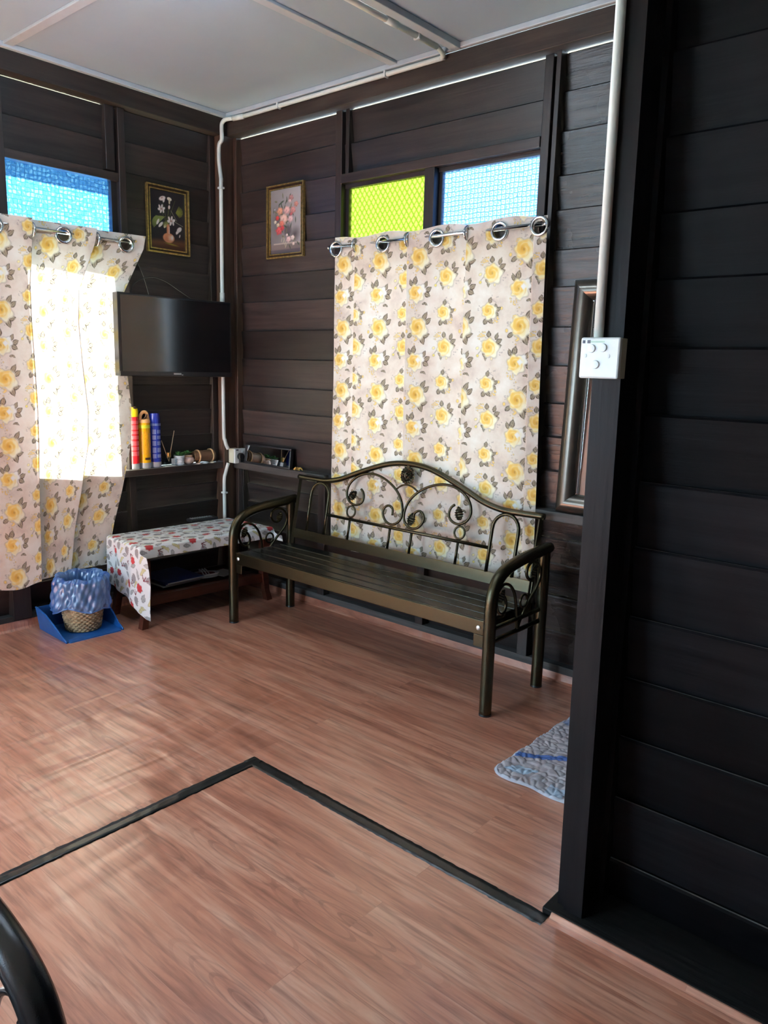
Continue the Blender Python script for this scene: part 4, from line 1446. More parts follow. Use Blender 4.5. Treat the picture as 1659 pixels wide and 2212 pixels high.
box('clip', (1.85, -.36, 3.07), (1.886, -.348, 3.11), 'plastic_white', pc, bev=0.002)

so = thing('power_socket', (.13, -.062, .862), 'white wall socket on the corner post', 'socket')
box('back_box', (.095, -.108, .864), (.150, -.016, .964), 'plastic_cream', so, bev=0.003)
box('face_plate', (.150, -.109, .863), (.166, -.015, .965), 'plastic_white', so, bev=0.005)
box('rocker', (.165, -.050, .936), (.169, -.034, .950), 'plastic_white', so, bev=0.002)
box('sticker', (.1655, -.098, .952), (.1668, -.078, .960), 'sticker_dark', so)
pg = thing('power_plug', (.18, -.066, .88), 'black power plug in the corner socket', 'plug')
m = MB()
m.lathe([(0.024, 0.0), (0.024, 0.018), (0.020, 0.026), (0.0, 0.028)], (.166, -.066, .912), 22, 'X')
m.build('body', 'plastic_black', pg, angle=40)
box('cord_grip', (.168, -.078, .872), (.186, -.054, .905), 'plastic_black', pg, bev=0.004)
MB().tube(smooth_path([(.178, -.066, .875), (.178, -.064, .80), (.185, -.058, .70), (.195, -.060, .58), (.20, -.060, .40), (.20, -.060, .08)], 6), 0.003, 6).build('cord', 'cable', pg, smooth=True)

pc2 = thing('post_conduit', (3.495, -1.588, 1.63), 'white conduit running down the post to the light switch', 'conduit')
MB().tube([(3.499, -1.589, 1.625), (3.484, -1.589, 3.10)], 0.0125, 14).build('pipe', 'conduit_white', pc2, smooth=True)
sw = thing('light_switch', (3.52, -1.60, 1.535), 'white three button light switch box on the post', 'switch')
box('back_box', (3.470, -1.606, 1.536), (3.571, -1.5765, 1.634), 'plastic_cream', sw, bev=0.002)
box('face_plate', (3.468, -1.622, 1.535), (3.573, -1.606, 1.635), 'plastic_white', sw, bev=0.005)
for i, (dx, dz) in enumerate(((-.021, .022), (.009, .024), (-.008, -.017))):
    b = MB().lathe([(0.0105, 0.0), (0.0105, 0.0015), (0.0095, 0.004), (0.0, 0.0045)], n=18, M=Matrix.Rotation(math.pi / 2, 4, 'X'))
    b.v = [(p[0] + 3.520 + dx, p[1] - 1.622, p[2] + 1.586 + dz) for p in b.v]
    b.build('button', 'plastic_white', sw, angle=40)
for dx in (-.038, .024):
    b = MB().lathe([(0.0050, 0.0), (0.0050, 0.001), (0.0, 0.0014)], n=14, M=Matrix.Rotation(math.pi / 2, 4, 'X'))
    b.v = [(p[0] + 3.520 + dx, p[1] - 1.622, p[2] + 1.590) for p in b.v]
    b.build('screw_cover', 'plastic_white', sw, angle=40)
box('sticker', (3.4735, -1.6228, 1.6205), (3.4805, -1.6221, 1.6280), 'sticker_dark', sw)
box('sticker', (3.4865, -1.6228, 1.6205), (3.4945, -1.6221, 1.6285), 'sticker_dark', sw)
box('sticker', (3.495, -1.6226, 1.622), (3.532, -1.6221, 1.6265), 'sticker_green', sw)

# ------------------------------------------------------------------ coffee table with cloth
TZ = 0.492
FLc, FRc, BLc, BRc = Vector((.550, -1.095, 0)), Vector((.615, -.165, 0)), Vector((.150, -1.062, 0)), Vector((.190, -.190, 0))
ta = thing('coffee_table', (.34, -.63, 0.0), 'red brown wooden side table under the printed cloth', 'table')


def on_table(a, b):
    """a: 0..1 left to right end, b: 0..1 back to front"""
    p = BLc.lerp(BRc, a).lerp(FLc.lerp(FRc, a), b)
    return p


MB().prism([(0, 0), (1, 0), (1, 1), (0, 1)], lambda a, b: (*on_table(a, b).xy, TZ - .028), lambda a, b: (*on_table(a, b).xy, TZ - .003)).build('top', 'table_wood', ta)
MB().prism([(.05, .08), (.95, .08), (.95, .92), (.05, .92)], lambda a, b: (*on_table(a, b).xy, .150), lambda a, b: (*on_table(a, b).xy, .168)).build('lower_shelf', 'table_wood', ta)
for b0 in (.06, .90):
    MB().prism([(.06, b0), (.94, b0), (.94, b0 + .045), (.06, b0 + .045)], lambda a, b: (*on_table(a, b).xy, .128), lambda a, b: (*on_table(a, b).xy, .185)).build('shelf_rail', 'table_wood', ta)
    MB().prism([(.06, b0), (.94, b0), (.94, b0 + .045), (.06, b0 + .045)], lambda a, b: (*on_table(a, b).xy, TZ - .075), lambda a, b: (*on_table(a, b).xy, TZ - .029)).build('apron', 'table_wood', ta)
for a, b, sy in ((.035, .93, -1), (.965, .93, 1), (.035, .07, -1), (.965, .07, 1)):
    p = on_table(a, b)
    m = MB()
    prof = [(TZ - .03, .026, 0), (.33, .025, .006), (.18, .022, .008), (.07, .019, -.004), (.0, .021, -.020)]
    vs, fs = [], []
    for (z, h, o) in prof:
        for dx, dy in ((-1, -1), (1, -1), (1, 1), (-1, 1)):
            vs.append((p.x + dx * h + (.4 * -o if b > .5 else .4 * o), p.y + dy * h - sy * o, z))
    for i in range(len(prof) - 1):
        for k in range(4):
            fs.append((i * 4 + k, i * 4 + (k + 1) % 4, (i + 1) * 4 + (k + 1) % 4, (i + 1) * 4 + k))
    fs += [(3, 2, 1, 0), tuple(len(vs) - 4 + k for k in range(4))]
    m.add(vs, fs).build('leg', 'table_wood', ta)


def cloth_print(u, v):
    K = 1.22
    p = Print(u / K, v / K, (0.235, 0.215))
    G, GL, R_, DR, MU = (0.27, 0.27, 0.28), (0.42, 0.43, 0.42), (0.50, 0.055, 0.060), (0.17, 0.018, 0.028), (0.52, 0.47, 0.22)

    def tulip(x, y, s, ang):
        lx, ly = p.loc(x, y, ang)
        r = np.sqrt((lx / (s * .78)) ** 2 + (ly / s) ** 2)
        top = s * .25 + s * .30 * np.abs(((lx / s * 2.6) % 1.0) - .5) * 2
        p.put(((r < 1) & (ly < top)) * 1.0, G)

    tulip(.050, .050, .030, .3); tulip(.165, .120, .030, -2.6); tulip(.060, .165, .028, .2); tulip(.185, .020, .025, 2.0)
    for (x, y, s) in ((.110, .062, .024), (.015, .115, .022), (.135, .180, .022)):
        p.lobed(x, y, s, 7, .12, x * 50, R_, .10, .9)
    for (x, y, l, w, a) in ((.085, .110, .050, .009, .8), (.195, .165, .050, .010, -.6), (.020, .020, .045, .008, 1.5), (.150, .045, .040, .008, 2.2), (.100, .205, .040, .008, .2), (.225, .120, .045, .009, 1.2)):
        p.leaf(x, y, l, w, a, G, GL)
    for (x, y) in ((.088, .020), (.210, .195), (.030, .190), (.130, .140)):
        for j in range(3):
            p.leaf(x + j * .011, y + j * .007, .024, .005, .4 + j * .5, MU, (0.62, 0.58, 0.34))
    for (x, y, a) in ((.128, .100, 1.2), (.045, .090, 2.4), (.180, .205, .5), (.225, .040, 1.9), (.085, .150, -.3)):
        for da in (-.7, 0, .7):
            p.stroke(x, y, x + .026 * math.cos(a + da), y + .026 * math.sin(a + da), .0028, DR)
    return p.rgba()


na, nb_ = 330, 150
LT, DT = 0.930, 0.480
A = np.linspace(-0.385, LT + 0.085, na)[None, :]
Bv = np.linspace(0.0, DT + 0.072, nb_)[:, None]
A, Bv = np.broadcast_to(A, (nb_, na)).copy(), np.broadcast_to(Bv, (nb_, na)).copy()
# the left hang is shorter towards the wall
hang = 0.29 + 0.10 * np.clip(Bv / DT, 0, 1.1) ** 2
Ah = np.where(A < 0, A * hang / 0.385, A)
da = np.where(Ah < 0, -Ah, np.where(Ah > LT, Ah - LT, 0))
db = np.where(Bv > DT, Bv - DT, 0)
cs = np.clip(da / .05, 0, 1)
cs = cs * cs * (3 - 2 * cs)
drop = np.where(da > 0, da + (1 - cs) * db, db)
fa, fb = np.clip(Ah, 0, LT) / LT, np.clip(Bv, 0, DT) / DT
P0 = np.array([BLc, BRc, FLc, FRc])[:, :2]
pos = (P0[0] * (1 - fa[..., None]) + P0[1] * fa[..., None]) * (1 - fb[..., None]) + (P0[2] * (1 - fa[..., None]) + P0[3] * fa[..., None]) * fb[..., None]
sl = np.sign(np.where(Ah < 0, -1, np.where(Ah > LT, 1, 0)))
o1 = np.where(da > 0, np.minimum(da, .012) + .006 * np.sin(fb * 17 + .6) * np.clip(da * 8, 0, 1) + .012 * np.clip(da * 3, 0, 1), 0)
o2 = np.where(db > 0, (np.minimum(db, .010) + .003 * np.sin(fa * 30)) * (1 - cs) + cs * db * (1.0 + .75 * np.clip(da * 5, 0, 1)), 0)
py = pos[..., 1] + sl * o1
px = pos[..., 0] + o2 + np.where(da > 0, .010 * np.sin(fb * 9 + da * 6) * np.clip(da * 6, 0, 1), 0)
edge_round = .008 * np.exp(-drop / .012)
pz = TZ + .003 - np.maximum(drop - .006, 0) - np.where(drop > 0, .004, 0) + .0012 * np.sin(A * 40) * np.sin(Bv * 33) * (drop == 0)
tc_ = grid_object('tablecloth', np.stack([px, py, pz], -1), None, 'table_cloth', None, cloth_print(A + .4, Bv), thick=0.0015)
tag(tc_, 'white tablecloth printed with red and grey flowers on the side table', 'tablecloth')

rc = thing('remote_control', (.145, -.36, TZ + .003), 'black remote control on the back of the tablecloth', 'remote control')
RM = Matrix.Translation((.150, -.375, TZ + .004)) @ Matrix.Rotation(math.radians(84), 4, 'Z')


def rbox(name, a, b, mat, bev, root=rc, MX=RM):
    m = MB().box(a, b, None, bev)
    m.v = [tuple(MX @ Vector(p)) for p in m.v]
    return m.build(name, mat, root)


rbox('shell', (-.105, -.030, 0), (.105, .030, .022), 'plastic_black', .006)
keys = MB()
for i in range(9):
    for j in range(3):
        keys.box((-.088 + i * .018, -.020 + j * .015, .0215), (-.078 + i * .018, -.011 + j * .015, .0245), bev=.001)
keys.v = [tuple(RM @ Vector(p)) for p in keys.v]
keys.build('keys', 'logo_grey', rc)

# things on the lower shelf
for i, (z0, x0, y0, mt, lab) in enumerate(((.186, .14, -.88, 'paper', 'thin magazine at the bottom of the pile under the side table'),
                                           (.198, .15, -.87, 'book_blue', 'dark blue booklet in the middle of the pile under the side table'),
                                           (.210, .17, -.87, 'book_blue', 'glossy blue folder on top of the pile under the side table'))):
    b = thing('booklet', (x0 + .12, y0 + .14, z0), lab, 'booklet', 'booklets under the table')
    box('cover', (x0, y0, z0), (x0 + .30, y0 + .27, z0 + .0105), mt, b, bev=.002)
    box('pages', (x0 + .002, y0 + .004, z0 + .002), (x0 + .3012, y0 + .272, z0 + .0085), 'paper', b)
b = thing('loose_paper', (.42, -.38, .186), 'pale folded paper at the right end of the lower shelf', 'paper')
box('sheet', (.34, -.47, .186), (.47, -.33, .190), 'paper', b, rot=('Z', 12))
sl_ = thing('sandal', (.40, -.56, .186), 'white rimmed sandal with dark red footbed on the lower shelf', 'sandal')
out = [(.105 * math.cos(t), (.044 + .008 * math.cos(t)) * math.sin(t)) for t in np.linspace(0, 2 * math.pi, 33)[:-1]]
SM = Matrix.Translation((.40, -.565, .190)) @ Matrix.Rotation(math.radians(72), 4, 'Z')


def spr(poly, z0, z1):
    return MB().prism(poly, lambda a, b: SM @ Vector((a, b, z0)), lambda a, b: SM @ Vector((a, b, z1)))


spr(out, 0.0, .018).build('sole', 'slipper_white', sl_)
spr([(a * .80, b * .74) for a, b in out], .018, .0215).build('footbed', 'slipper_red', sl_)
rim_ = [SM @ Vector((a, b, .020)) for a, b in out]
MB().tube(rim_, .0065, 6, True).build('rim', 'slipper_white', sl_, smooth=True)
for xx in (-.012, .006, .024):
    MB().tube(smooth_path([SM @ Vector((xx + .012, -.046, .020)), SM @ Vector((xx, -.022, .045)), SM @ Vector((xx - .004, .012, .048)), SM @ Vector((xx + .010, .046, .020))], 5), .0040, 6).build('strap', 'slipper_white', sl_, smooth=True)

# ------------------------------------------------------------------ shelf above the table
SZ = 0.870


def can(y, r, h, prof_cap, body, cap, label, bands, base_h=.036, extra=None, x=.038):
    t = thing('spray_can', (x, y, SZ), label, 'spray can', 'spray cans on the ledge')
    MB().lathe([(r * .92, 0), (r, .003), (r, base_h)], (x, y, SZ), 28).build('base_band', 'can_base', t, angle=40)
    hb = h - prof_cap[-1][1]
    MB().lathe([(r, base_h), (r, hb - .010), (r * .96, hb)], (x, y, SZ), 28).build('body', body, t, angle=40)
    MB().lathe([(rr, hb + z) for rr, z in prof_cap], (x, y, SZ), 28).build('cap', cap, t, angle=50)
    for (z0, z1, a0, a1, mt) in bands:                 # printed blocks: thin raised labels round the can
        n = 10
        vs, fs = [], []
        for i in range(n + 1):
            a = math.radians(a0 + (a1 - a0) * i / n)
            for rr in (r + .0002, r + .0007):
                for z in (z0, z1):
                    vs.append((x + rr * math.cos(a), y + rr * math.sin(a), SZ + z))
        for i in range(n):
            o, q = i * 4, i * 4 + 4
            fs += [(o + 2, q + 2, q + 3, o + 3), (o, o + 1, q + 1, q), (o + 1, o + 3, q + 3, q + 1), (o, q, q + 2, o + 2)]
        fs += [(0, 2, 3, 1), (n * 4, n * 4 + 1, n * 4 + 3, n * 4 + 2)]
        MB().add(vs, fs).build('print', mt, t)
    if extra:
        extra(t, x, y, hb, r)
    return t


redb = []
for z0, z1 in ((.305, .285), (.278, .250), (.240, .222), (.212, .190), (.178, .150), (.142, .120), (.112, .085)):
    redb.append((z1, z0, -75, 40, 'label_pink'))


def nozzle(t, x, y, hb, r):
    m = MB()
    m.box((x + r * .2, y - r * .35, SZ + hb + .050), (x + r * .99, y + r * .35, SZ + hb + .062), bev=.002)
    m.build('nozzle', 'ink_dark', t)


can(-.804, .0325, .392, [(.033, 0), (.033, .034), (.030, .046), (.024, .058), (.016, .062), (0, .0625)], 'can_red', 'cap_yellow', 'tall red spray can with yellow cap', redb, extra=nozzle)


def orange_extra(t, x, y, hb, r):
    # skeletal handle cap: arch over an open trigger gap
    MB().tube(smooth_path([(x + .004, y - .028, SZ + hb + .015), (x + .004, y - .026, SZ + hb + .045), (x + .004, y - .008, SZ + hb + .066), (x + .004, y + .014, SZ + hb + .062), (x + .004, y + .024, SZ + hb + .035), (x + .004, y + .028, SZ + hb + .008)], 5), .0105, 8).build('handle', 'cap_peach', t, smooth=True)
    m = MB()
    m.tube(smooth_path([(x + .010, y - .022, SZ + hb + .018), (x + .014, y, SZ + hb + .030), (x + .010, y + .014, SZ + hb + .052)], 5), .006, 8)
    m.build('trigger', 'ink_dark', t, smooth=True)


can(-.727, .0375, .290 + .022, [(.038, 0), (.037, .014), (.030, .022)], 'can_orange', 'cap_peach', 'amber spray can with peach handle cap between red and blue cans',
    [(.256, .276, -90, 70, 'label_lime'), (.09, .235, -70, -5, 'label_amber'), (.10, .225, 5, 45, 'label_amber'), (.055, .07, -30, 30, 'ink_dark')], extra=orange_extra)
blb = [(.268, .283, -90, 60, 'label_steel')]
for z0, z1 in ((.245, .215), (.208, .180), (.172, .140), (.130, .095), (.088, .060)):
    blb.append((z1, z0, -62, -22, 'label_steel'))
    blb.append((z1 + .004, z0 - .003, -12, 34, 'label_steel'))
can(-.650, .0355, .348, [(.0345, 0), (.034, .030), (.031, .052), (.028, .060), (.022, .062), (0, .0622)], 'can_blue', 'cap_blue', 'dark blue spray can at the right of the three cans', blb)

rd = thing('reed_diffuser', (.045, -.560, SZ), 'small clear reed diffuser with two sticks and metal collar', 'diffuser')
box('bottle', (.022, -.598, SZ), (.068, -.524, SZ + .058), 'bottle_glass', rd, bev=.006)
box('liquid', (.027, -.592, SZ + .004), (.063, -.530, SZ + .026), 'bottle_glass', rd)
box('label_card', (.0685, -.552, SZ + .012), (.0695, -.523, SZ + .050), 'paper', rd)
box('glass_foot', (.020, -.602, SZ), (.072, -.520, SZ + .005), 'aluminium_white', rd, bev=.001)
MB().lathe([(.012, .058), (.014, .062), (.014, .088), (.012, .090), (.0, .090)], (.045, -.556, SZ), 18).build('collar', 'gold', rd, angle=40)
for p1 in ((.05, -.514, SZ + .230), (.05, -.612, SZ + .170)):
    MB().tube([(.045, -.556, SZ + .03), p1], .0026, 6).build('reed', 'reed', rd)


def succulent(root, c, R, n, seed):
    q = random.Random(seed)
    for ringi, (k, tilt, ln) in enumerate(((n, 20, R), (n, 45, R * .85), (n - 2, 68, R * .7))):
        for i in range(k):
            a = 2 * math.pi * (i + .5 * ringi) / k + q.uniform(-.1, .1)
            e = math.radians(tilt + q.uniform(-8, 8))
            d = Vector((math.cos(a) * math.cos(e), math.sin(a) * math.cos(e), math.sin(e)))
            s_ = Vector((-math.sin(a), math.cos(a), 0))
            nn = d.cross(s_)
            p = Vector(c)
            w = R * .17
            vs = [p - nn * .001, p + d * ln * .5 + s_ * w, p + d * ln * .5 - s_ * w, p + d * ln, p + d * ln * .5 + nn * w * .5, p + d * ln * .5 - nn * w * .5]
            MB().add(vs, [(0, 1, 4), (0, 4, 2), (1, 3, 4), (4, 3, 2), (0, 5, 1), (0, 2, 5), (1, 5, 3), (5, 2, 3)]).build('leaf', 'leaf_green', root)


pp = thing('potted_succulent', (.042, -.475, SZ), 'little succulent in a ribbed white pot', 'plant', 'plants on the ledge')
prof = [(.026, 0), (.028, .004)]
for i in range(5):
    z = .008 + i * .011
    prof += [(.0285 + i * .0016, z), (.0300 + i * .0016, z + .004), (.0288 + i * .0016, z + .0085)]
prof += [(.0365, .064), (.0335, .064), (.031, .056), (0, .056)]
MB().lathe(prof, (.042, -.475, SZ), 26).build('pot', 'pot_white', pp, angle=35)
succulent(pp, (.042, -.475, SZ + .062), .046, 8, 2)
p2 = thing('shell_jar', (.040, -.402, SZ), 'round pinkish shell jar with green sprig beside the white pot', 'jar', 'plants on the ledge')
MB().lathe([(.022, 0), (.034, .010), (.041, .026), (.038, .042), (.028, .052), (.026, .058), (.028, .062), (0, .062)], (.040, -.402, SZ), 24).build('jar', 'shell_pink', p2, smooth=True)
MB().ring((.040, -.402, SZ + .056), .029, .0035, (1, 0, 0), (0, 1, 0), 20, 6).build('twine', 'cork', p2, smooth=True)
succulent(p2, (.036, -.408, SZ + .066), .042, 7, 5)
br = thing('wooden_keg', (.042, -.285, SZ), 'small brown wooden keg lying on the ledge with pale hoops', 'ornament')
KM = Matrix.Translation((.042, -.285, SZ + .047)) @ Matrix.Rotation(math.radians(-90), 4, 'X') @ Matrix.Rotation(math.radians(2), 4, 'Y')
MB().lathe([(.0, -.080), (.036, -.080), (.040, -.040), (.0385, .0), (.042, .045), (.040, .080), (0, .080)], (0, 0, 0), 20, M=KM).build('barrel', 'barrel_wood', br, angle=45)
for zz, rr in ((-.045, .0415), (.058, .0445)):
    cc = KM @ Vector((0, 0, zz))
    MB().ring(cc, rr, .006, KM.to_3x3() @ Vector((1, 0, 0)), KM.to_3x3() @ Vector((0, 1, 0)), 24, 6).build('hoop', 'cork', br, smooth=True)
for i, (yy, c_, lab) in enumerate(((-.345, 'shell_pink', 'flat pink shell lying at the left end of the keg'), (-.290, 'aluminium_white', 'white shell chip under the keg'), (-.235, 'shell_cream', 'pale sandy shell at the right end of the keg'))):
    sh = thing('sea_shell', (.074, yy, SZ), lab, 'shell', 'shells on the ledge')
    MB().lathe([(.0, .006), (.010, .005), (.017, .002), (.018, 0), (0, 0)], (.074, yy, SZ), 14).build('shell', c_, sh, angle=30)
    ribs = MB()
    for k_ in range(5):
        a = -1.0 + .5 * k_
        ribs.tube([(.074, yy, SZ + .0065), (.074 + .016 * math.cos(a), yy + .016 * math.sin(a), SZ + .003)], .0011, 5)
    ribs.build('ribs', c_, sh)

# ------------------------------------------------------------------ things on the bench wall ledge
LZ = 0.872
hm = thing('ledge_mirror', (.45, -.05, LZ), 'narrow black framed mirror lying on its side beside the socket', 'mirror')
HM = Matrix.Translation((.448, -.066, LZ)) @ Matrix.Rotation(math.radians(-6), 4, 'X')
rbox('backing', (-.228, .004, .002), (.228, .020, .134), 'plastic_black', .003, hm, HM)
for a, b in (((-.232, -.006, 0), (.232, .022, .013)), ((-.232, -.006, .123), (.232, .022, .136)), ((-.232, -.006, .013), (-.219, .022, .123)), ((.219, -.006, .013), (.232, .022, .123))):
    rbox('frame', a, b, 'plastic_black', .003, hm, HM)
rbox('glass', (-.220, .001, .012), (.220, .004, .124), 'mirror_glass', 0, hm, HM)
go = thing('gilt_ornament', (.735, -.045, LZ), 'tiny gilt ornament on the ledge past the black mirror', 'ornament')
MB().lathe([(0, .0), (.012, .002), (.016, .008), (.010, .015), (0, .018)], (.735, -.045, LZ), 12).build('body', 'gold', go, angle=35)
for k_ in range(6):
    a = k_ * math.pi / 3 + .3
    MB().tube(smooth_path([(.735, -.045, LZ + .010), (.735 + .022 * math.cos(a), -.045 + .014 * math.sin(a), LZ + .018), (.735 + .036 * math.cos(a), -.045 + .022 * math.sin(a), LZ + .003)], 4), .0035, 5).build('arm', 'gold', go)

wm = thing('leaning_mirror', (2.86, -.06, LZ), 'tall bronze framed mirror standing on the ledge behind the post', 'mirror')
WM = Matrix.Translation((2.600, -.070, LZ)) @ Matrix.Rotation(math.radians(-2.2), 4, 'X')
MW, MH, FW = 0.56, 1.105, 0.098
prof = [(0.0, .030), (.004, .004), (.020, -.016), (.045, -.022), (.070, -.014), (.088, .004), (FW, .020), (FW, .034), (0, .034)]
for side in range(4):
    m = MB()
    Aq = [(0, 0), (MW, 0), (MW, MH), (0, MH)]
    i, j = side, (side + 1) % 4
    sgn = [(1, 1), (-1, 1), (-1, -1), (1, -1)]
    vs, n = [], len(prof)
    for (o, d) in prof:
        vs.append(WM @ Vector((Aq[i][0] + sgn[i][0] * o, d, Aq[i][1] + sgn[i][1] * o)))
    for (o, d) in prof:
        vs.append(WM @ Vector((Aq[j][0] + sgn[j][0] * o, d, Aq[j][1] + sgn[j][1] * o)))
    m.add(vs, [(k_, (k_ + 1) % n, n + (k_ + 1) % n, n + k_) for k_ in range(n)] + [tuple(range(n)), tuple(range(2 * n - 1, n - 1, -1))])
    m.build('moulding', 'mirror_frame', wm, angle=50)
rbox('glass', (FW - .004, .020, FW - .004), (MW - FW + .004, .024, MH - FW + .004), 'mirror_glass', 0, wm, WM)
for a, b in (((FW - .002, .012, FW), (FW + .010, .022, MH - FW)), ((MW - FW - .010, .012, FW), (MW - FW + .002, .022, MH - FW))):
    rbox('bevel_strip', a, b, 'mirror_glass', .004, wm, WM)

# ------------------------------------------------------------------ dustpan, basket and liner
dp = thing('dustpan', (.31, -1.33, 0.0), 'blue plastic dustpan under the wastebasket', 'dustpan')
D = Matrix.Translation((.31, -1.335, 0.0)) @ Matrix.Rotation(math.radians(-2), 4, 'Z')
# local: x towards the room, y across
floorp = [(-.17, -.165), (.135, -.165), (.160, -.150), (.160, .150), (.135, .165), (-.17, .165)]
MB().prism(floorp, lambda a, b: D @ Vector((a, b, .0)), lambda a, b: D @ Vector((a, b, .006))).build('tray', 'dustpan_blue', dp)
for s_ in (-1, 1):
    prof2 = [(-.185, .0), (.150, .0), (.150, .008), (.10, .026), (.02, .075), (-.07, .115), (-.15, .132), (-.185, .134)]
    MB().prism(prof2, lambda a, z: D @ Vector((a, s_ * (.164 + z * .14), z)), lambda a, z: D @ Vector((a, s_ * (.170 + z * .14), z))).build('side', 'dustpan_blue', dp)
    edge_ = [D @ Vector((a, s_ * (.167 + z * .14), z)) for a, z in prof2[1:]]
    MB().tube(edge_, .0055, 6).build('side_lip', 'dustpan_blue', dp, smooth=True)
MB().prism([(-.165, .0), (.165, .0), (.186, .134), (-.186, .134)], lambda b, z: D @ Vector((-.186, b, z)), lambda b, z: D @ Vector((-.178, b, z))).build('back', 'dustpan_blue', dp)
MB().prism([(.128, .006), (.162, .0), (.160, .004), (.128, .012)], lambda a, z: D @ Vector((a, -.15, z)), lambda a, z: D @ Vector((a, .15, z))).build('lip', 'dustpan_blue', dp)

BC = Vector((.292, -1.322, .0065))
bk_ = thing('wastebasket', BC, 'woven seagrass wastebasket standing in the blue dustpan', 'basket')
nt_, nr_ = 240, 120
th = np.linspace(0, 2 * math.pi, nt_)[None, :]
zz = np.linspace(0, 1, nr_)[:, None]
rad = 0.092 + 0.040 * zz ** 0.85
row = zz * 24
ph = np.floor(row)
weave = np.sin(th * 22 + np.pi * ph) * 0.0042 + (np.abs(np.sin(np.pi * row)) - .5) * 0.0050
tw = np.sin(th * 44 + row * 6.28) * 0.0012
rr_ = rad + weave + tw
W3 = np.stack([BC.x + rr_ * np.cos(th), BC.y + rr_ * np.sin(th), BC.z + .002 + zz * .285 + 0 * th], -1)
grid_object('weave', W3, None, 'basket', bk_, None, thick=0.004)
MB().lathe([(0.0, .003), (.092, .003), (.092, .010), (0, .010)], BC, 30).build('bottom', 'basket', bk_, angle=40)
MB().ring(BC + Vector((0, 0, .288)), .131, .007, (1, 0, 0), (0, 1, 0), 40, 8).build('rim', 'basket', bk_, smooth=True)

bl = thing('bin_liner', BC + Vector((0, 0, .12)), 'crinkled translucent blue bag folded over the wastebasket rim', 'bin liner')
nt2, nr2 = 180, 70
th = np.linspace(0, 2 * math.pi, nt2)[None, :]
tt = np.linspace(0, 1, nr2)[:, None]
# profile: up the inside, over the rim, down the outside and flaring
key_t = np.array([0, .18, .36, .42, .50, .58, .75, .90, 1.0])
key_r = np.array([.070, .092, .108, .116, .134, .149, .153, .160, .156])
key_z = np.array([.10, .20, .285, .312, .324, .304, .232, .172, .148])
pr_, pz_ = np.interp(tt, key_t, key_r), np.interp(tt, key_t, key_z)
f_ = np.clip(tt * 2.2 - .25, 0, 1)
wr = (.0055 * np.sin(th * 9 + tt * 9) + .004 * np.sin(th * 17 - tt * 21 + 1) + .003 * np.sin(th * 31 + tt * 33)) * f_
wr = wr + .010 * np.sin(th * 3 + 1.0) * np.clip(tt * 2 - 1, 0, 1)
zw = (.010 * np.sin(th * 5 + .4) + .014 * np.sin(th * 2 - 2.2)) * np.clip(tt * 2.4 - 1.3, 0, 1) - .030 * np.clip(tt * 2.4 - 1.3, 0, 1) * np.clip(np.cos(th + 1.9), 0, 1) ** 2
rim_w = .006 * np.sin(th * 7) * np.exp(-((tt - .46) / .12) ** 2)
Lp = np.stack([BC.x + (pr_ + wr) * np.cos(th), BC.y + (pr_ + wr) * np.sin(th), BC.z + pz_ + zw + rim_w], -1)
grid_object('film', Lp, None, 'liner_plastic', bl)
# rolled hem of the bag
hem = [Vector(Lp[-1, i]) for i in range(0, nt2 - 1, 4)]
MB().tube(hem, .004, 6, True).build('hem', 'liner_plastic', bl, smooth=True)


# ------------------------------------------------------------------ floor tape and mat
def tape(name, p0, p1, w, label, wavy, seed):
    q = np.random.default_rng(seed)
    p0, p1 = np.array(p0), np.array(p1)
    d = p1 - p0
    ln = np.hypot(*d)
    d = d / ln
    nrm = np.array([-d[1], d[0]])
    n = int(ln / .012)
    s_ = np.linspace(0, ln, n)
    hgt = .0012 + wavy * np.clip(np.sin(s_ * 7) * .5 + np.sin(s_ * 17 + 1) * .4 + np.sin(s_ * 41) * .25, 0, 9) * .0035 * np.clip((s_ - .25) * 3, 0, 1)
    ed = q.normal(0, .0012, n)
    rows = []
    for k_, o in enumerate((0, .0005, w * .33, w * .66, w - .0005, w)):
        zz_ = np.where(k_ in (0, 5), .0002, hgt * (1 + .4 * np.sin(s_ * 60 + k_ * 2) * wavy))
        c = p0[None, :] + s_[:, None] * d + nrm * (o + (ed[:, None] if k_ in (0, 1, 4, 5) else 0))
        rows.append(np.concatenate([c, zz_[:, None] if isinstance(zz_, np.ndarray) and zz_.ndim else np.full((n, 1), zz_)], 1))
    o_ = grid_object(name, np.stack(rows), None, 'tape', None, None)
    tag(o_, label, 'tape', 'tape strips on the floor')


tape('tape_strip', (2.163, -1.652), (3.492, -1.658), .054, 'black floor tape strip running to the foot of the post', .15, 1)
tape('tape_strip', (2.218, -1.600), (2.222, -3.3), -.052, 'crinkled black floor tape strip running to the left edge', 1.0, 2)

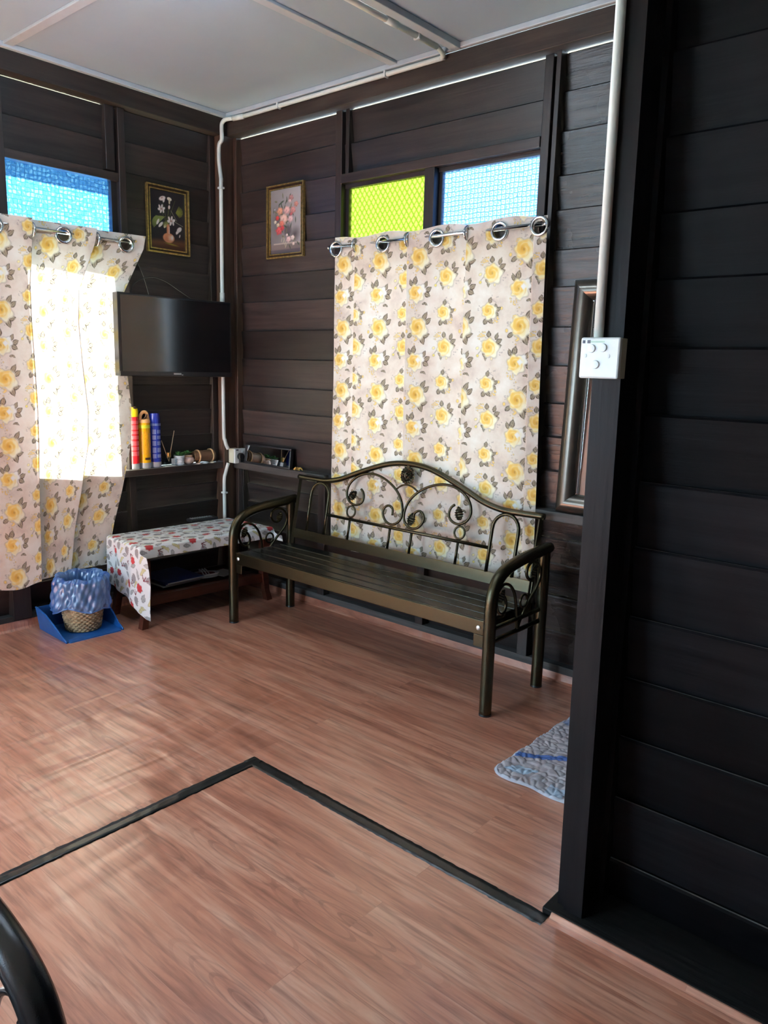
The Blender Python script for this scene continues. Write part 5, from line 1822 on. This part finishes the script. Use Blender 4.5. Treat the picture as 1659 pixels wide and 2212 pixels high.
n1, n2 = 190, 210
Xm, Ym = np.meshgrid(np.linspace(2.915, 3.66, n1), np.linspace(-1.045, -.20, n2))
q = np.random.default_rng(5)
pts = np.stack([q.uniform(2.85, 3.7, 900), q.uniform(-1.1, -.15, 900)], 1)
dmin = np.full(Xm.shape, 9.0)
dsec = np.full(Xm.shape, 9.0)
for (a, b) in pts:
    dd = np.hypot(Xm - a, (Ym - b) * 1.2)
    dsec = np.where(dd < dmin, dmin, np.minimum(dsec, dd))
    dmin = np.minimum(dmin, dd)
puff = np.clip((dsec - dmin) / .016, 0, 1)
ex = np.minimum(np.minimum(Xm - 2.915, 3.66 - Xm), np.minimum(Ym + 1.045, -.20 - Ym))
Zm = np.where(ex < .004, .001, .006 + .008 * np.sqrt(puff)) + .004 * np.clip(np.sin(Xm * 21) * np.sin(Ym * 17 + 1), 0, 1)
# rounded near corner and slightly wavy edge
cr = .05
cx, cy = 2.915 + cr, -1.045 + cr
ins = (Xm < cx) & (Ym < cy)
rr2 = np.maximum(np.hypot(Xm - cx, Ym - cy), 1e-6)
k3 = np.where(ins, np.minimum(1, cr / np.maximum(rr2, 1e-6) * np.maximum(np.abs(Xm - cx), np.abs(Ym - cy)) / cr), 1)
Xm2, Ym2 = np.where(ins, cx + (Xm - cx) * k3, Xm), np.where(ins, cy + (Ym - cy) * k3, Ym)
Xm2 = Xm2 + .004 * np.sin(Ym * 40)
Ym2 = Ym2 + .004 * np.sin(Xm * 37)
mp_ = Print(Xm, Ym)
xs_ = (Xm - 2.915)
ys_ = (Ym + 1.045)
blue, lblue, whi = (0.085, 0.16, 0.42), (0.44, 0.58, 0.74), (0.62, 0.64, 0.66)
band = np.abs(ys_ - .175 + .30 * (xs_ - .0)) < .022
band = np.abs((Ym + .865) - .62 * (Xm - 2.93)) < .020
mp_.put(band * 1.0, blue)
mp_.put(((ys_ > .055) & (ys_ < .125) & (xs_ > .035 + .4 * (ys_ - .05)) & (xs_ < .10 + .6 * (ys_ - .03)) & ~band) * .9, lblue)
mp_.put(((xs_ > .24) & (xs_ < .31) & (ys_ < .07)) * .8, lblue)
mp_.put(((xs_ < .09) & (ys_ > .56) & (ys_ < .64)) * .8, (0.24, 0.34, 0.58))
mp_.put(((xs_ > .13) & (xs_ < .24) & (ys_ > .40) & (ys_ < .50)) * .6, whi)
mp_.put((ex < .012) * .85, (0.52, 0.54, 0.62))
mat_o = grid_object('quilted_mat', np.stack([Xm2, Ym2, Zm], -1), None, 'quilt', None, mp_.rgba())
tag(mat_o, 'quilted grey and blue floor mat by the post', 'mat')
